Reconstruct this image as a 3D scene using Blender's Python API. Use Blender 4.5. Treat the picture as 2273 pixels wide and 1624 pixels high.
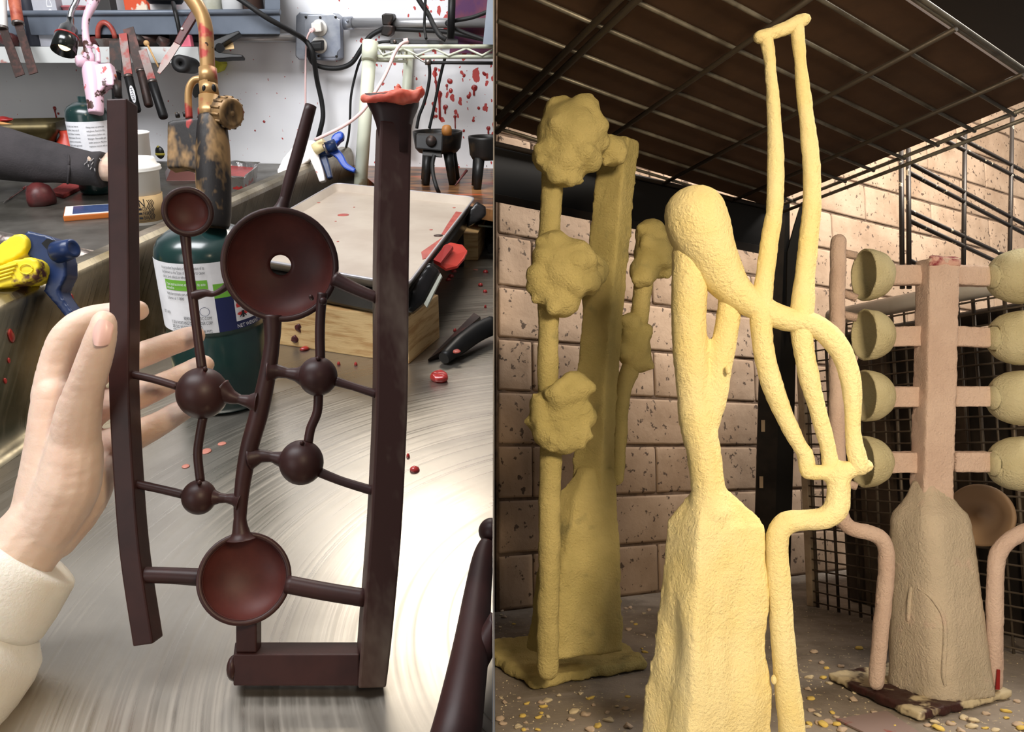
import bpy, bmesh, math, random
from mathutils import Vector, Matrix, noise
random.seed(7)
for o in list(bpy.data.objects): bpy.data.objects.remove(o, do_unlink=True)
scene = bpy.context.scene
COL = scene.collection
def V(*a): return Vector(a)
# ------------------------------------------------------------------ camera
FPX, UC, VC, WPX = 1700.0, 1096.0, 812.0, 2273.0
PITCH_L = math.atan((VC-90)/FPX)          # the workbench half: camera looks down
PITCH_R = math.atan((VC-1000)/FPX)        # the kiln shelf half: camera looks slightly up
H_L, H_R = 0.40, 0.20                     # lens height above bench / above shelf floor
BENCH = 0.90                              # bench height above the studio floor
CAMZ = BENCH + H_L
cam = bpy.data.cameras.new('camera'); camo = bpy.data.objects.new('camera', cam); COL.objects.link(camo)
cam.sensor_width = 36; cam.sensor_fit = 'HORIZONTAL'; cam.lens = 36*FPX/WPX
cam.shift_x = (WPX/2-UC)/WPX; cam.shift_y = 0; cam.clip_start = 0.02; cam.clip_end = 60
camo.location = (0, 0, CAMZ); camo.rotation_euler = (math.pi/2-PITCH_L, 0, 0)
scene.camera = camo
# ------------------------------------------------------------------ view, world
vs = scene.view_settings
vs.view_transform = 'Standard'; vs.look = 'None'; vs.exposure = 0.0; vs.gamma = 1.0; vs.use_curve_mapping = False
w = bpy.data.worlds.new('world'); scene.world = w; w.use_nodes = True
w.node_tree.nodes['Background'].inputs[0].default_value = (0.92, 0.95, 1.0, 1)
w.node_tree.nodes['Background'].inputs[1].default_value = 0.15
class Room:
    def __init__(s, pitch, h, M): s.p, s.h, s.M, s.cam = pitch, h, M, V(0, 0, h)
    def ray(s, u, v):
        a, b = (u-UC)/FPX, (VC-v)/FPX; c, n = math.cos(s.p), math.sin(s.p)
        return V(a, c+b*n, -n+b*c)
    def px(s, u, v, t): return s.cam + t*s.ray(u, v)
    def z(s, u, v, z):
        r = s.ray(u, v); return s.cam + r*((z-s.h)/r.z)
    def pl(s, u, v, p0, n):
        r = s.ray(u, v); return s.cam + r*((p0-s.cam).dot(n)/r.dot(n))
    def depth(s, p):
        d = p-s.cam; return d.y*math.cos(s.p) - d.z*math.sin(s.p)
ML = Matrix.Translation((0, 0, BENCH))
MR = Matrix.Translation((0, 0, CAMZ)) @ Matrix.Rotation(-(PITCH_L-PITCH_R), 4, 'X') @ Matrix.Translation((0, 0, -H_R))
L = Room(PITCH_L, H_L, ML); R = Room(PITCH_R, H_R, MR)
# ------------------------------------------------------------------ lamps
def area(name, room, loc, target, sx, sy, power, col, spread=180):
    l = bpy.data.lights.new(name, 'AREA'); l.shape = 'RECTANGLE'; l.size = sx; l.size_y = sy; l.energy = power; l.color = col
    l.spread = math.radians(spread)
    o = bpy.data.objects.new(name, l); COL.objects.link(o)
    d = (Vector(target)-Vector(loc)); q = d.to_track_quat('-Z', 'Y').to_matrix().to_4x4()
    o.matrix_world = room.M @ Matrix.Translation(loc) @ q
    return o
area('ceiling_tube_light', L, (-0.85, 0.55, 1.5), (-0.55, 2.0, 0.25), 1.3, 0.6, 47, (0.97, 0.98, 1.0))
area('task_light', L, (-0.16, 1.62, 0.95), (-0.12, 0.5, 0), 0.30, 0.22, 5.0, (1.0, 0.92, 0.80))
area('studio_window_light', L, (-1.3, -1.1, 0.8), (-0.3, 0.6, 0.1), 1.0, 1.0, 10, (1.0, 0.99, 0.97))
area('warm_work_lamp', R, (0.20, -0.12, 0.40), (0.24, 0.55, 0.14), 0.12, 0.12, 2.8, (1.0, 0.79, 0.53), 140)
area('rack_ceiling_lamp', R, (0.95, 0.75, 1.15), (0.75, 1.35, 0.35), 0.5, 0.3, 30, (1.0, 0.93, 0.84))
# ------------------------------------------------------------------ mesh builder
def frame(d):
    d = d.normalized(); a = V(0, 0, 1) if abs(d.z) < 0.9 else V(1, 0, 0)
    x = a.cross(d).normalized(); return x, d.cross(x).normalized(), d
def spline(pts, rad, k):
    if k <= 1 or len(pts) < 3: return pts, rad
    P, Q = [], []
    n = len(pts)
    for i in range(n-1):
        p0, p1, p2, p3 = pts[max(i-1, 0)], pts[i], pts[i+1], pts[min(i+2, n-1)]
        for j in range(k):
            t = j/k
            P.append(0.5*((2*p1)+(p2-p0)*t+(2*p0-5*p1+4*p2-p3)*t*t+(3*p1-p0-3*p2+p3)*t**3))
            Q.append(rad[i]*(1-t)+rad[i+1]*t)
    P.append(pts[-1]); Q.append(rad[-1]); return P, Q
class MB:
    def __init__(s): s.v, s.f, s.sm = [], [], []
    def add(s, v, f, sm=False):
        o = len(s.v); s.v += [Vector(p) for p in v]; s.f += [tuple(i+o for i in q) for q in f]; s.sm += [sm]*len(f); return s
    def hexa(s, b, t):      # two quads, b below, t above (same winding)
        return s.add(list(b)+list(t), [(3, 2, 1, 0), (4, 5, 6, 7), (0, 1, 5, 4), (1, 2, 6, 5), (2, 3, 7, 6), (3, 0, 4, 7)])
    def box(s, c, sx, sy, sz, ax=None):
        c = Vector(c); X, Y, Z = ax or (V(1, 0, 0), V(0, 1, 0), V(0, 0, 1))
        q = [(-1, -1), (1, -1), (1, 1), (-1, 1)]
        return s.hexa([c+X*a*sx/2+Y*b*sy/2-Z*sz/2 for a, b in q], [c+X*a*sx/2+Y*b*sy/2+Z*sz/2 for a, b in q])
    def prism(s, poly, ex):
        n = len(poly); ex = Vector(ex)
        return s.add(list(poly)+[p+ex for p in poly], [tuple(range(n))[::-1], tuple(range(n, 2*n))]+[(i, (i+1) % n, n+(i+1) % n, n+i) for i in range(n)])
    def tube(s, pts, r, n=10, k=1, caps='flat', sec=None, sm=True):
        pts = [Vector(p) for p in pts]; rad = list(r) if hasattr(r, '__len__') else [r]*len(pts)
        pts, rad = spline(pts, rad, k)
        if caps == 'round':
            a = (pts[0]-pts[1]).normalized(); b = (pts[-1]-pts[-2]).normalized(); r0, r1 = rad[0], rad[-1]
            pre = [(pts[0]+a*r0*math.sin(t), r0*math.cos(t)) for t in (1.35, 1.0, 0.6, 0.3)]
            post = [(pts[-1]+b*r1*math.sin(t), r1*math.cos(t)) for t in (0.3, 0.6, 1.0, 1.35)]
            pts = [p for p, _ in pre]+pts+[p for p, _ in post]; rad = [q for _, q in pre]+rad+[q for _, q in post]
        m = len(pts); vs_, fs = [], []
        d0 = (pts[1]-pts[0]).normalized(); x, y, _ = frame(d0)
        prev = d0
        for i in range(m):
            d = (pts[min(i+1, m-1)]-pts[max(i-1, 0)])
            d = d.normalized() if d.length > 1e-9 else prev
            x = (x-d*x.dot(d)).normalized(); y = d.cross(x); prev = d
            for j in range(n):
                a = 2*math.pi*j/n; vs_.append(pts[i]+(x*math.cos(a)+y*math.sin(a))*rad[i])
        for i in range(m-1):
            for j in range(n):
                fs.append((i*n+j, i*n+(j+1) % n, (i+1)*n+(j+1) % n, (i+1)*n+j))
        s.add(vs_, fs, sm)
        o = len(s.v)-len(vs_)
        s.f += [tuple(o+j for j in range(n))[::-1], tuple(o+(m-1)*n+j for j in range(n))]; s.sm += [False, False]
        return s
    def bar(s, pts, w, dv, k=1):    # flat-faced bar: front-face centre line, width(s), depth vector
        pts = [Vector(p) for p in pts]; W = list(w) if hasattr(w, '__len__') else [w]*len(pts)
        pts, W = spline(pts, W, k); m = len(pts); dv = Vector(dv); vs_, fs = [], []
        for i in range(m):
            d = (pts[min(i+1, m-1)]-pts[max(i-1, 0)]).normalized(); x = d.cross(dv).normalized()*W[i]/2
            vs_ += [pts[i]-x, pts[i]+x, pts[i]+x+dv, pts[i]-x+dv]
        for i in range(m-1):
            for j in range(4): fs.append((i*4+j, i*4+(j+1) % 4, i*4+4+(j+1) % 4, i*4+4+j))
        fs += [(3, 2, 1, 0), tuple(4*(m-1)+j for j in range(4))]
        return s.add(vs_, fs)
    def lathe(s, o, axis, prof, n=32, sm=True, close=False, squash=None, xdir=None):
        o = Vector(o); x, y, d = frame(Vector(axis))
        if xdir is not None: x = Vector(xdir); x = (x-d*x.dot(d)).normalized(); y = d.cross(x)
        sx, sy = squash or (1, 1); vs_, fs, rings = [], [], []
        for r, h in prof:
            if r < 1e-7: rings.append([len(vs_)]); vs_.append(o+d*h)
            else:
                rings.append(list(range(len(vs_), len(vs_)+n)))
                vs_ += [o+d*h+x*math.cos(2*math.pi*j/n)*r*sx+y*math.sin(2*math.pi*j/n)*r*sy for j in range(n)]
        pairs = list(zip(rings, rings[1:]))
        if close: pairs.append((rings[-1], rings[0]))
        for A, B in pairs:
            for j in range(n):
                a0, a1 = A[j % len(A)], A[(j+1) % len(A)]; b0, b1 = B[j % len(B)], B[(j+1) % len(B)]
                if len(A) == 1 and len(B) == 1: continue
                if len(A) == 1: fs.append((a0, b1, b0))
                elif len(B) == 1: fs.append((a0, a1, b0))
                else: fs.append((a0, a1, b1, b0))
        if not close:
            if len(rings[0]) > 1: fs.append(tuple(rings[0])[::-1])
            if len(rings[-1]) > 1: fs.append(tuple(rings[-1]))
        return s.add(vs_, fs, sm)
    def ball(s, c, r, n=24, m=14, ax=None):
        rx, ry, rz = r if hasattr(r, '__len__') else (r, r, r); X, Y, Z = ax or (V(1, 0, 0), V(0, 1, 0), V(0, 0, 1))
        c = Vector(c); vs_ = [c-Z*rz]; fs = []
        for i in range(1, m):
            a = math.pi*i/m-math.pi/2
            vs_ += [c+X*rx*math.cos(a)*math.cos(2*math.pi*j/n)+Y*ry*math.cos(a)*math.sin(2*math.pi*j/n)+Z*rz*math.sin(a) for j in range(n)]
        vs_.append(c+Z*rz); e = len(vs_)-1
        for j in range(n):
            fs.append((0, 1+(j+1) % n, 1+j)); fs.append((e, e-n+j, e-n+(j+1) % n))
        for i in range(m-2):
            for j in range(n): fs.append((1+i*n+j, 1+i*n+(j+1) % n, 1+(i+1)*n+(j+1) % n, 1+(i+1)*n+j))
        return s.add(vs_, fs, True)
    def jit(s, amp, sc, seed=0):
        for p in s.v: p += noise.noise_vector(p*sc+V(seed*7.1, seed*3.3, 0))*amp
        return s
def mesh_of(mb, base, mat, bevel=0, clip=0, name='m'):
    me = bpy.data.meshes.new(name); me.from_pydata([p-base for p in mb.v], [], mb.f)
    for i, p in enumerate(me.polygons): p.use_smooth = mb.sm[i]
    me.validate()
    bm = bmesh.new(); bm.from_mesh(me)
    if bevel:
        sharp = [e for e in bm.edges if len(e.link_faces) == 2 and e.calc_face_angle(0) > 0.5]
        bmesh.ops.bevel(bm, geom=sharp, offset=bevel, segments=2, affect='EDGES', profile=0.6)
    if clip:
        r = bmesh.ops.bisect_plane(bm, geom=bm.verts[:]+bm.edges[:]+bm.faces[:], plane_co=(clip*0.0008-base.x, 0, 0), plane_no=(-clip, 0, 0), clear_outer=True)
        ed = [g for g in r['geom_cut'] if isinstance(g, bmesh.types.BMEdge)]
        try: bmesh.ops.edgenet_fill(bm, edges=ed)
        except Exception: pass
    bmesh.ops.recalc_face_normals(bm, faces=bm.faces[:])
    bm.to_mesh(me); bm.free()
    if mat: me.materials.append(mat)
    return me
BASE = {}
def thing(name, label, cat, base, room=L, group=None, kind=None):
    o = bpy.data.objects.new(name, None); COL.objects.link(o); o.empty_display_size = 0.02
    base = Vector(base); o.matrix_world = room.M @ Matrix.Translation(base); BASE[o] = base
    o['label'] = label
    if kind: o['kind'] = kind
    else: o['category'] = cat
    if group: o['group'] = group
    return o
def part(par, name, mb, mat, bevel=0, clip=0, label=None, kind=None):
    b = BASE[par]; o = bpy.data.objects.new(name, mesh_of(mb, b, mat, bevel, clip, name)); COL.objects.link(o); o.parent = par; BASE[o] = b
    if label: o['label'] = label
    if kind: o['kind'] = kind
    return o
def solo(name, label, cat, mb, mat, room=L, group=None, kind=None, bevel=0, clip=0):
    xs = [p.x for p in mb.v]; ys = [p.y for p in mb.v]; zs = [p.z for p in mb.v]
    b = V((min(xs)+max(xs))/2, (min(ys)+max(ys))/2, min(zs))
    o = bpy.data.objects.new(name, mesh_of(mb, b, mat, bevel, clip, name)); COL.objects.link(o)
    o.matrix_world = room.M @ Matrix.Translation(b); BASE[o] = b
    o['label'] = label
    if kind: o['kind'] = kind
    if cat: o['category'] = cat
    if group: o['group'] = group
    return o
def fuse(mb, vox, smooth=6, amp=0, sc=60, amp2=0, sc2=250, seed=0, bump=None):
    """weld overlapping closed pieces into one continuous skin, optionally roughened"""
    me = bpy.data.meshes.new('tmp'); me.from_pydata(mb.v, [], mb.f); ob = bpy.data.objects.new('tmp', me); COL.objects.link(ob)
    bm = bmesh.new(); bm.from_mesh(me); bmesh.ops.recalc_face_normals(bm, faces=bm.faces[:]); bm.to_mesh(me); bm.free()
    m = ob.modifiers.new('r', 'REMESH'); m.mode = 'VOXEL'; m.voxel_size = vox
    if smooth: q = ob.modifiers.new('s', 'SMOOTH'); q.iterations = smooth; q.factor = 0.5
    ev = ob.evaluated_get(bpy.context.evaluated_depsgraph_get()); e = ev.to_mesh()
    out = MB(); vs_ = [v.co.copy() for v in e.vertices]; ns = [v.normal.copy() for v in e.vertices]; fs = [tuple(p.vertices) for p in e.polygons]
    ev.to_mesh_clear(); bpy.data.objects.remove(ob); bpy.data.meshes.remove(me)
    if amp or amp2:
        o = V(seed*3.7, seed*1.9, seed*5.3)
        vs_ = [p+n*(amp*noise.noise(p*sc+o)+(amp2*noise.noise(p*sc2+o) if amp2 else 0)) for p, n in zip(vs_, ns)]
    if bump: vs_ = [p+n*bump(p) for p, n in zip(vs_, ns)]
    out.add(vs_, fs, True); return out
TXT = {}
def text_geo(s):
    if s not in TXT:
        c = bpy.data.curves.new('t', 'FONT'); c.body = s; c.size = 1; c.resolution_u = 2; c.align_x = 'LEFT'
        o = bpy.data.objects.new('t', c); COL.objects.link(o)
        ev = o.evaluated_get(bpy.context.evaluated_depsgraph_get()); e = ev.to_mesh()
        TXT[s] = ([v.co.copy() for v in e.vertices], [tuple(p.vertices) for p in e.polygons])
        ev.to_mesh_clear(); bpy.data.objects.remove(o); bpy.data.curves.remove(c)
    return TXT[s]
def text_on(mb, s, fn, size, width=None, x0=0, y0=0):
    vs_, fs = text_geo(s); wd = max(v.x for v in vs_)
    kx = width/wd if width else size
    return mb.add([fn(x0+v.x*kx, y0+v.y*size) for v in vs_], fs)
# ------------------------------------------------------------------ materials
def lin(c):
    return tuple(((x/255)/12.92 if x/255 <= 0.04045 else ((x/255+0.055)/1.055)**2.4) for x in c)
MATS = {}
def mk(name, col, rough=0.5, metal=0.0, c2=None, sc=20, lo=0.4, hi=0.62, detail=4, c3=None, sc3=60, lo3=0.62, hi3=0.66, bump=0, bsc=150, coat=0, sss=0, ssr=(0.02, 0.006, 0.003), trans=0, ior=1.45, alpha=1, stretch=None, emit=None, rvar=0, spec=None, rand=False):
    m = bpy.data.materials.new(name); m.use_nodes = True; nt = m.node_tree; b = nt.nodes['Principled BSDF']
    N, K = nt.nodes.new, nt.links.new
    def setc(i, c): b.inputs[i].default_value = (*c, 1)
    col = lin(col); setc('Base Color', col)
    b.inputs['Roughness'].default_value = rough; b.inputs['Metallic'].default_value = metal
    b.inputs['Coat Weight'].default_value = coat; b.inputs['Coat Roughness'].default_value = 0.15
    b.inputs['Transmission Weight'].default_value = trans; b.inputs['IOR'].default_value = ior; b.inputs['Alpha'].default_value = alpha
    if spec is not None: b.inputs['Specular IOR Level'].default_value = spec
    if sss: b.inputs['Subsurface Weight'].default_value = sss; b.inputs['Subsurface Radius'].default_value = ssr; b.inputs['Subsurface Scale'].default_value = 1.0
    if emit: b.inputs['Emission Color'].default_value = (*lin(emit[0]), 1); b.inputs['Emission Strength'].default_value = emit[1]
    tc = N('ShaderNodeTexCoord'); vec = tc.outputs['Object']
    if rand:
        oi = N('ShaderNodeObjectInfo'); sm_ = N('ShaderNodeMath'); sm_.operation = 'MULTIPLY'; sm_.inputs[1].default_value = 37.0; K(oi.outputs['Random'], sm_.inputs[0])
        va = N('ShaderNodeVectorMath'); va.operation = 'ADD'; K(vec, va.inputs[0]); K(sm_.outputs[0], va.inputs[1]); vec = va.outputs[0]
    if stretch:
        mp = N('ShaderNodeMapping'); mp.inputs['Scale'].default_value = stretch; K(vec, mp.inputs[0]); vec = mp.outputs[0]
    def nz(scale, det=4, rgh=0.6):
        n = N('ShaderNodeTexNoise'); n.inputs['Scale'].default_value = scale; n.inputs['Detail'].default_value = det; n.inputs['Roughness'].default_value = rgh
        K(vec, n.inputs['Vector']); return n.outputs['Fac']
    def ramp(fac, a, z):
        r = N('ShaderNodeMapRange'); r.inputs['From Min'].default_value = a; r.inputs['From Max'].default_value = z; K(fac, r.inputs['Value']); return r.outputs[0]
    cur = None
    def mix(fac, prev, c):
        x = N('ShaderNodeMix'); x.data_type = 'RGBA'; K(fac, x.inputs['Factor'])
        if prev is None: x.inputs[6].default_value = (*col, 1)
        else: K(prev, x.inputs[6])
        x.inputs[7].default_value = (*lin(c), 1); return x.outputs[2]
    if c2: cur = mix(ramp(nz(sc, detail), lo, hi), cur, c2)
    if c3: cur = mix(ramp(nz(sc3, 3), lo3, hi3), cur, c3)
    if cur: K(cur, b.inputs['Base Color'])
    if bump:
        bp = N('ShaderNodeBump'); bp.inputs['Strength'].default_value = bump; bp.inputs['Distance'].default_value = 0.002
        K(nz(bsc, 5), bp.inputs['Height']); K(bp.outputs[0], b.inputs['Normal'])
    if rvar:
        r = N('ShaderNodeMapRange'); r.inputs['From Min'].default_value = 0.3; r.inputs['From Max'].default_value = 0.7
        r.inputs['To Min'].default_value = max(rough-rvar, 0.02); r.inputs['To Max'].default_value = rough+rvar; K(nz(sc*1.7, 5), r.inputs['Value']); K(r.outputs[0], b.inputs['Roughness'])
    MATS[name] = m; m['h'] = 1
    return m
# ================================================================== LEFT HALF: the wax workbench
def steel(name, col, c2, r0, r1, centre, metal=1.0):
    m = mk(name, col, 0.3, metal); nt = m.node_tree; b = nt.nodes['Principled BSDF']; N, K = nt.nodes.new, nt.links.new
    tc = N('ShaderNodeTexCoord'); sub = N('ShaderNodeVectorMath'); sub.operation = 'SUBTRACT'; sub.inputs[1].default_value = centre; K(tc.outputs['Object'], sub.inputs[0])
    ln = N('ShaderNodeVectorMath'); ln.operation = 'LENGTH'; K(sub.outputs[0], ln.inputs[0])
    nrm = N('ShaderNodeVectorMath'); nrm.operation = 'NORMALIZE'; K(sub.outputs[0], nrm.inputs[0])
    sc = N('ShaderNodeVectorMath'); sc.operation = 'SCALE'; sc.inputs['Scale'].default_value = 2.2; K(nrm.outputs[0], sc.inputs[0])
    rr = N('ShaderNodeMath'); rr.operation = 'MULTIPLY'; rr.inputs[1].default_value = 900; K(ln.outputs['Value'], rr.inputs[0])
    cx = N('ShaderNodeSeparateXYZ'); K(sc.outputs[0], cx.inputs[0]); cc = N('ShaderNodeCombineXYZ')
    K(cx.outputs[0], cc.inputs[0]); K(cx.outputs[1], cc.inputs[1]); K(rr.outputs[0], cc.inputs[2])
    n1 = N('ShaderNodeTexNoise'); n1.inputs['Scale'].default_value = 1.0; n1.inputs['Detail'].default_value = 5; K(cc.outputs[0], n1.inputs['Vector'])
    n2 = N('ShaderNodeTexNoise'); n2.inputs['Scale'].default_value = 9; n2.inputs['Detail'].default_value = 5; K(tc.outputs['Object'], n2.inputs['Vector'])
    mr = N('ShaderNodeMapRange'); mr.inputs[1].default_value = 0.3; mr.inputs[2].default_value = 0.7; mr.inputs[3].default_value = r0; mr.inputs[4].default_value = r1; K(n1.outputs['Fac'], mr.inputs[0]); K(mr.outputs[0], b.inputs['Roughness'])
    mx = N('ShaderNodeMix'); mx.data_type = 'RGBA'; mx.inputs[6].default_value = (*lin(col), 1); mx.inputs[7].default_value = (*lin(c2), 1)
    m2 = N('ShaderNodeMapRange'); m2.inputs[1].default_value = 0.42; m2.inputs[2].default_value = 0.7; K(n2.outputs['Fac'], m2.inputs[0]); K(m2.outputs[0], mx.inputs[0]); K(mx.outputs[2], b.inputs['Base Color'])
    bp = N('ShaderNodeBump'); bp.inputs['Strength'].default_value = 0.10; bp.inputs['Distance'].default_value = 0.001; K(n1.outputs['Fac'], bp.inputs['Height']); K(bp.outputs[0], b.inputs['Normal'])
    return m
m_bench = steel('brushed_steel', (176, 169, 158), (156, 149, 139), 0.25, 0.42, (0.42, -0.15, 0.0), 0.9)
m_splash = steel('stained_steel', (170, 160, 138), (98, 86, 58), 0.25, 0.45, (0.3, 3.0, -1.5))
m_counter = mk('dull_steel', (128, 124, 116), 0.42, 0.85, c2=(92, 88, 80), sc=7, rvar=0.1)
m_edge = mk('worn_edge_steel', (120, 112, 106), 0.38, 0.8, c2=(62, 50, 48), sc=40, lo=.5, hi=.62, bump=.3, bsc=120)
m_floor = mk('concrete', (60, 58, 56), 0.9, c2=(40, 38, 36))
m_div = mk('divider_paint', (120, 116, 112), 0.9)
def splat(name, base, base2, red, dens):
    m = mk(name, base, 0.5, c2=base2, sc=2.2, lo=.45, hi=.75); nt = m.node_tree; b = nt.nodes['Principled BSDF']; N, K = nt.nodes.new, nt.links.new
    cur = b.inputs['Base Color'].links[0].from_socket; tc = N('ShaderNodeTexCoord')
    wob = N('ShaderNodeTexNoise'); wob.inputs['Scale'].default_value = 60; K(tc.outputs['Object'], wob.inputs['Vector'])
    sx = N('ShaderNodeSeparateXYZ'); K(tc.outputs['Object'], sx.inputs[0])
    den = N('ShaderNodeMapRange'); den.inputs[1].default_value = dens[0]; den.inputs[2].default_value = dens[1]; den.inputs[3].default_value = 0.20; den.inputs[4].default_value = 1.0; K(sx.outputs[0], den.inputs[0])
    for sc, k, col in ((22, 0.36, red), (40, 0.42, red), (70, 0.42, red), (75, 0.14, (70, 40, 30))):
        mp = N('ShaderNodeMapping'); mp.inputs['Scale'].default_value = (1, 1, 0.6); K(tc.outputs['Object'], mp.inputs[0])
        ad = N('ShaderNodeMixRGB'); ad.inputs[0].default_value = 0.012; K(mp.outputs[0], ad.inputs[1]); K(wob.outputs['Color'], ad.inputs[2])
        vo = N('ShaderNodeTexVoronoi'); vo.inputs['Scale'].default_value = sc; K(ad.outputs[0], vo.inputs['Vector'])
        cs = N('ShaderNodeSeparateColor'); K(vo.outputs['Color'], cs.inputs[0])
        pw = N('ShaderNodeMath'); pw.operation = 'POWER'; pw.inputs[1].default_value = 1.5; K(cs.outputs[0], pw.inputs[0])
        mu = N('ShaderNodeMath'); mu.operation = 'MULTIPLY'; mu.inputs[1].default_value = k; K(pw.outputs[0], mu.inputs[0])
        md = N('ShaderNodeMath'); md.operation = 'MULTIPLY'; K(mu.outputs[0], md.inputs[0]); K(den.outputs[0], md.inputs[1])
        gt = N('ShaderNodeMath'); gt.operation = 'LESS_THAN'; K(vo.outputs['Distance'], gt.inputs[0]); K(md.outputs[0], gt.inputs[1])
        mx = N('ShaderNodeMix'); mx.data_type = 'RGBA'; K(gt.outputs[0], mx.inputs[0]); K(cur, mx.inputs[6]); mx.inputs[7].default_value = (*lin(col), 1); cur = mx.outputs[2]
    K(cur, b.inputs['Base Color']); return m
WP = V(-0.63, 2.086, 0); YW = math.radians(8)
DW = V(-math.cos(YW), math.sin(YW), 0); NW = V(-math.sin(YW), -math.cos(YW), 0)
def LW(u, v, off=0.0): return L.pl(u, v, WP+NW*off, NW)
m_wall = splat('splattered_wall_paint', (236, 236, 238), (222, 222, 228), (186, 70, 66), (0.86, 1.12))
def structure(name, mb, mat, label, room=L, bevel=0, clip=0):
    return solo(name, label, None, mb, mat, room, kind='structure', bevel=bevel, clip=clip)
wl = MB(); a, b_ = WP+DW*1.9, WP-DW*0.6362
wl.hexa([a+V(0, 0, -.9), b_+V(0, 0, -.9), b_-NW*.06+V(0, 0, -.9), a-NW*.06+V(0, 0, -.9)], [a+V(0, 0, 1.9), b_+V(0, 0, 1.9), b_-NW*.06+V(0, 0, 1.9), a-NW*.06+V(0, 0, 1.9)])
structure('wall_back', wl, m_wall, 'white painted studio wall spattered with red wax', clip=-1)
dv = MB(); dv.hexa([V(-.0002, .26, -.9), V(.0002, .26, -.9), V(.0002, 3.0, -.9), V(-.0002, 3.0, -.9)], [V(-.0002, .26, 2.0), V(.0002, .26, 2.0), V(.0002, 3.0, 2.0), V(-.0002, 3.0, 2.0)])
structure('wall_divider', dv, m_div, 'thin upright partition between the workbench and the shelf bay')
structure('floor', MB().box((-1.45, 0.6, -.92), 2.89, 3.6, .04), m_floor, 'dark concrete studio floor under the benches')
# steel bench with raised splash rail
SD = V(.119, .993, 0).normalized(); SN = V(SD.y, -SD.x, 0); S0 = V(-.517, .764, 0)
bench = thing('steel_workbench', 'brushed steel workbench with a raised splash rail along its back', 'workbench', (-.3, .6, -.9))
p0, p1 = S0-SD*1.2, S0+SD*.95
top = MB(); q = [p0+SN*.002, V(-.0008, p0.y, 0), V(-.0008, p1.y, 0), p1+SN*.002]
top.hexa([p+V(0, 0, -.03) for p in q], q); part(bench, 'bench_top', top, m_bench)
prof = [(.026, .0004), (.014, .003), (.005, .011), (0, .026), (0, .136), (-.003, .143), (-.011, .148), (-.030, .148), (-.036, .142), (-.036, -.03), (.026, -.03)]
sp = MB(); e0, e1 = S0-SD*1.2, S0+SD*1.28
sp.prism([e0+SN*n+V(0, 0, z) for n, z in prof], e1-e0); sp.sm = [False, False]+[True]*5+[False]*6
spl = part(bench, 'splash_rail', sp, m_splash)
for i in range(2):
    part(bench, 'leg', MB().box((-.3, -.25+i*1.6, -.465), .04, .04, .87), m_edge)
# rear counter
ct = thing('rear_counter', 'dull grey steel counter with rounded front edge against the wall', 'counter', (-1.0, 1.8, -.9))
bk = S0-SN*.038
def along(y): return bk+SD*((y-bk.y)/SD.y)
wy = lambda x: 2.086-.1405*(x+.63)-.002
f0, f1 = V(-2.0, 1.97, 0), along(1.10)
poly = [f0, f1, along(wy(-.4)), V(-2.0, wy(-2.0), 0)]
c = MB(); c.hexa([p+V(0, 0, .07) for p in poly], [p+V(0, 0, .10) for p in poly]); part(ct, 'counter_top', c, m_counter)
part(ct, 'rounded_edge', MB().tube([f0+V(0, 0, .082), f1+V(0, 0, .082)], .0185, 16), m_edge)
ap = MB(); nx = V(.3, 1, 0).normalized(); ap.hexa([f0+nx*.05+V(0, 0, -.9), f1+nx*.05+V(0, 0, -.9), f1+nx*.08+V(0, 0, -.9), f0+nx*.08+V(0, 0, -.9)], [f0+nx*.05+V(0, 0, .07), f1+nx*.05+V(0, 0, .07), f1+nx*.08+V(0, 0, .07), f0+nx*.08+V(0, 0, .07)])
part(ct, 'front_panel', ap, mk('dark_panel', (46, 42, 42), .8))
# plywood shelf on the right
m_ply = mk('scorched_glow_plywood', (150, 104, 62), .45, c2=(64, 38, 24), sc=9, lo=.4, hi=.6, c3=(196, 84, 36), sc3=7, lo3=.55, hi3=.7, stretch=(1, 3, 1), coat=.3, bump=.3, bsc=80)  # orange light falling on the wood is painted in as blotches of colour
pa, pb = L.z(850, 424, .10), L.z(1094, 466, .10)
pq = [pa, pb, V(-.001, wy(0), .10), V(-.37, wy(-.37), .10)]
sh = MB(); sh.hexa([p-V(0, 0, .022) for p in pq], pq)
ply = thing('plywood_shelf', 'scorched plywood shelf with an orange glow painted into its colour under the black pots', 'shelf', (-.2, 1.7, -.9))
part(ply, 'board', sh, m_ply, clip=-1)
for x, y in ((-.33, 1.75), (-.02, 1.7)): part(ply, 'support_leg', MB().box((x, y, -.411), .03, .03, .976), m_edge)
# ------------------------------------------------------------------ pixel helpers
FW = V(0, math.cos(PITCH_L), -math.sin(PITCH_L))
def pbar(pts, w, t, d, room=L, k=1, fw=None):
    P = [room.px(p[0], p[1], p[2] if len(p) > 2 else t) for p in pts]
    W = [x*t/FPX for x in w] if hasattr(w, '__len__') else w*t/FPX
    return MB().bar(P, W, (fw or FW)*(d*t/FPX), k)
def ppoly(pts, t, d, room=L, fw=None):
    return MB().prism([room.px(u, v, t) for u, v in pts], (fw or FW)*(d*t/FPX))
def ptube(pts, r, t, n=10, k=4, room=L, caps='flat', mb=None):
    P = [room.px(p[0], p[1], p[2] if len(p) > 2 else t) for p in pts]
    Rr = [x*(p[2] if len(p) > 2 else t)/FPX for x, p in zip(r, pts)] if hasattr(r, '__len__') else [r*(p[2] if len(p) > 2 else t)/FPX for p in pts]
    return (mb or MB()).tube(P, Rr, n, k, caps)
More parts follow.
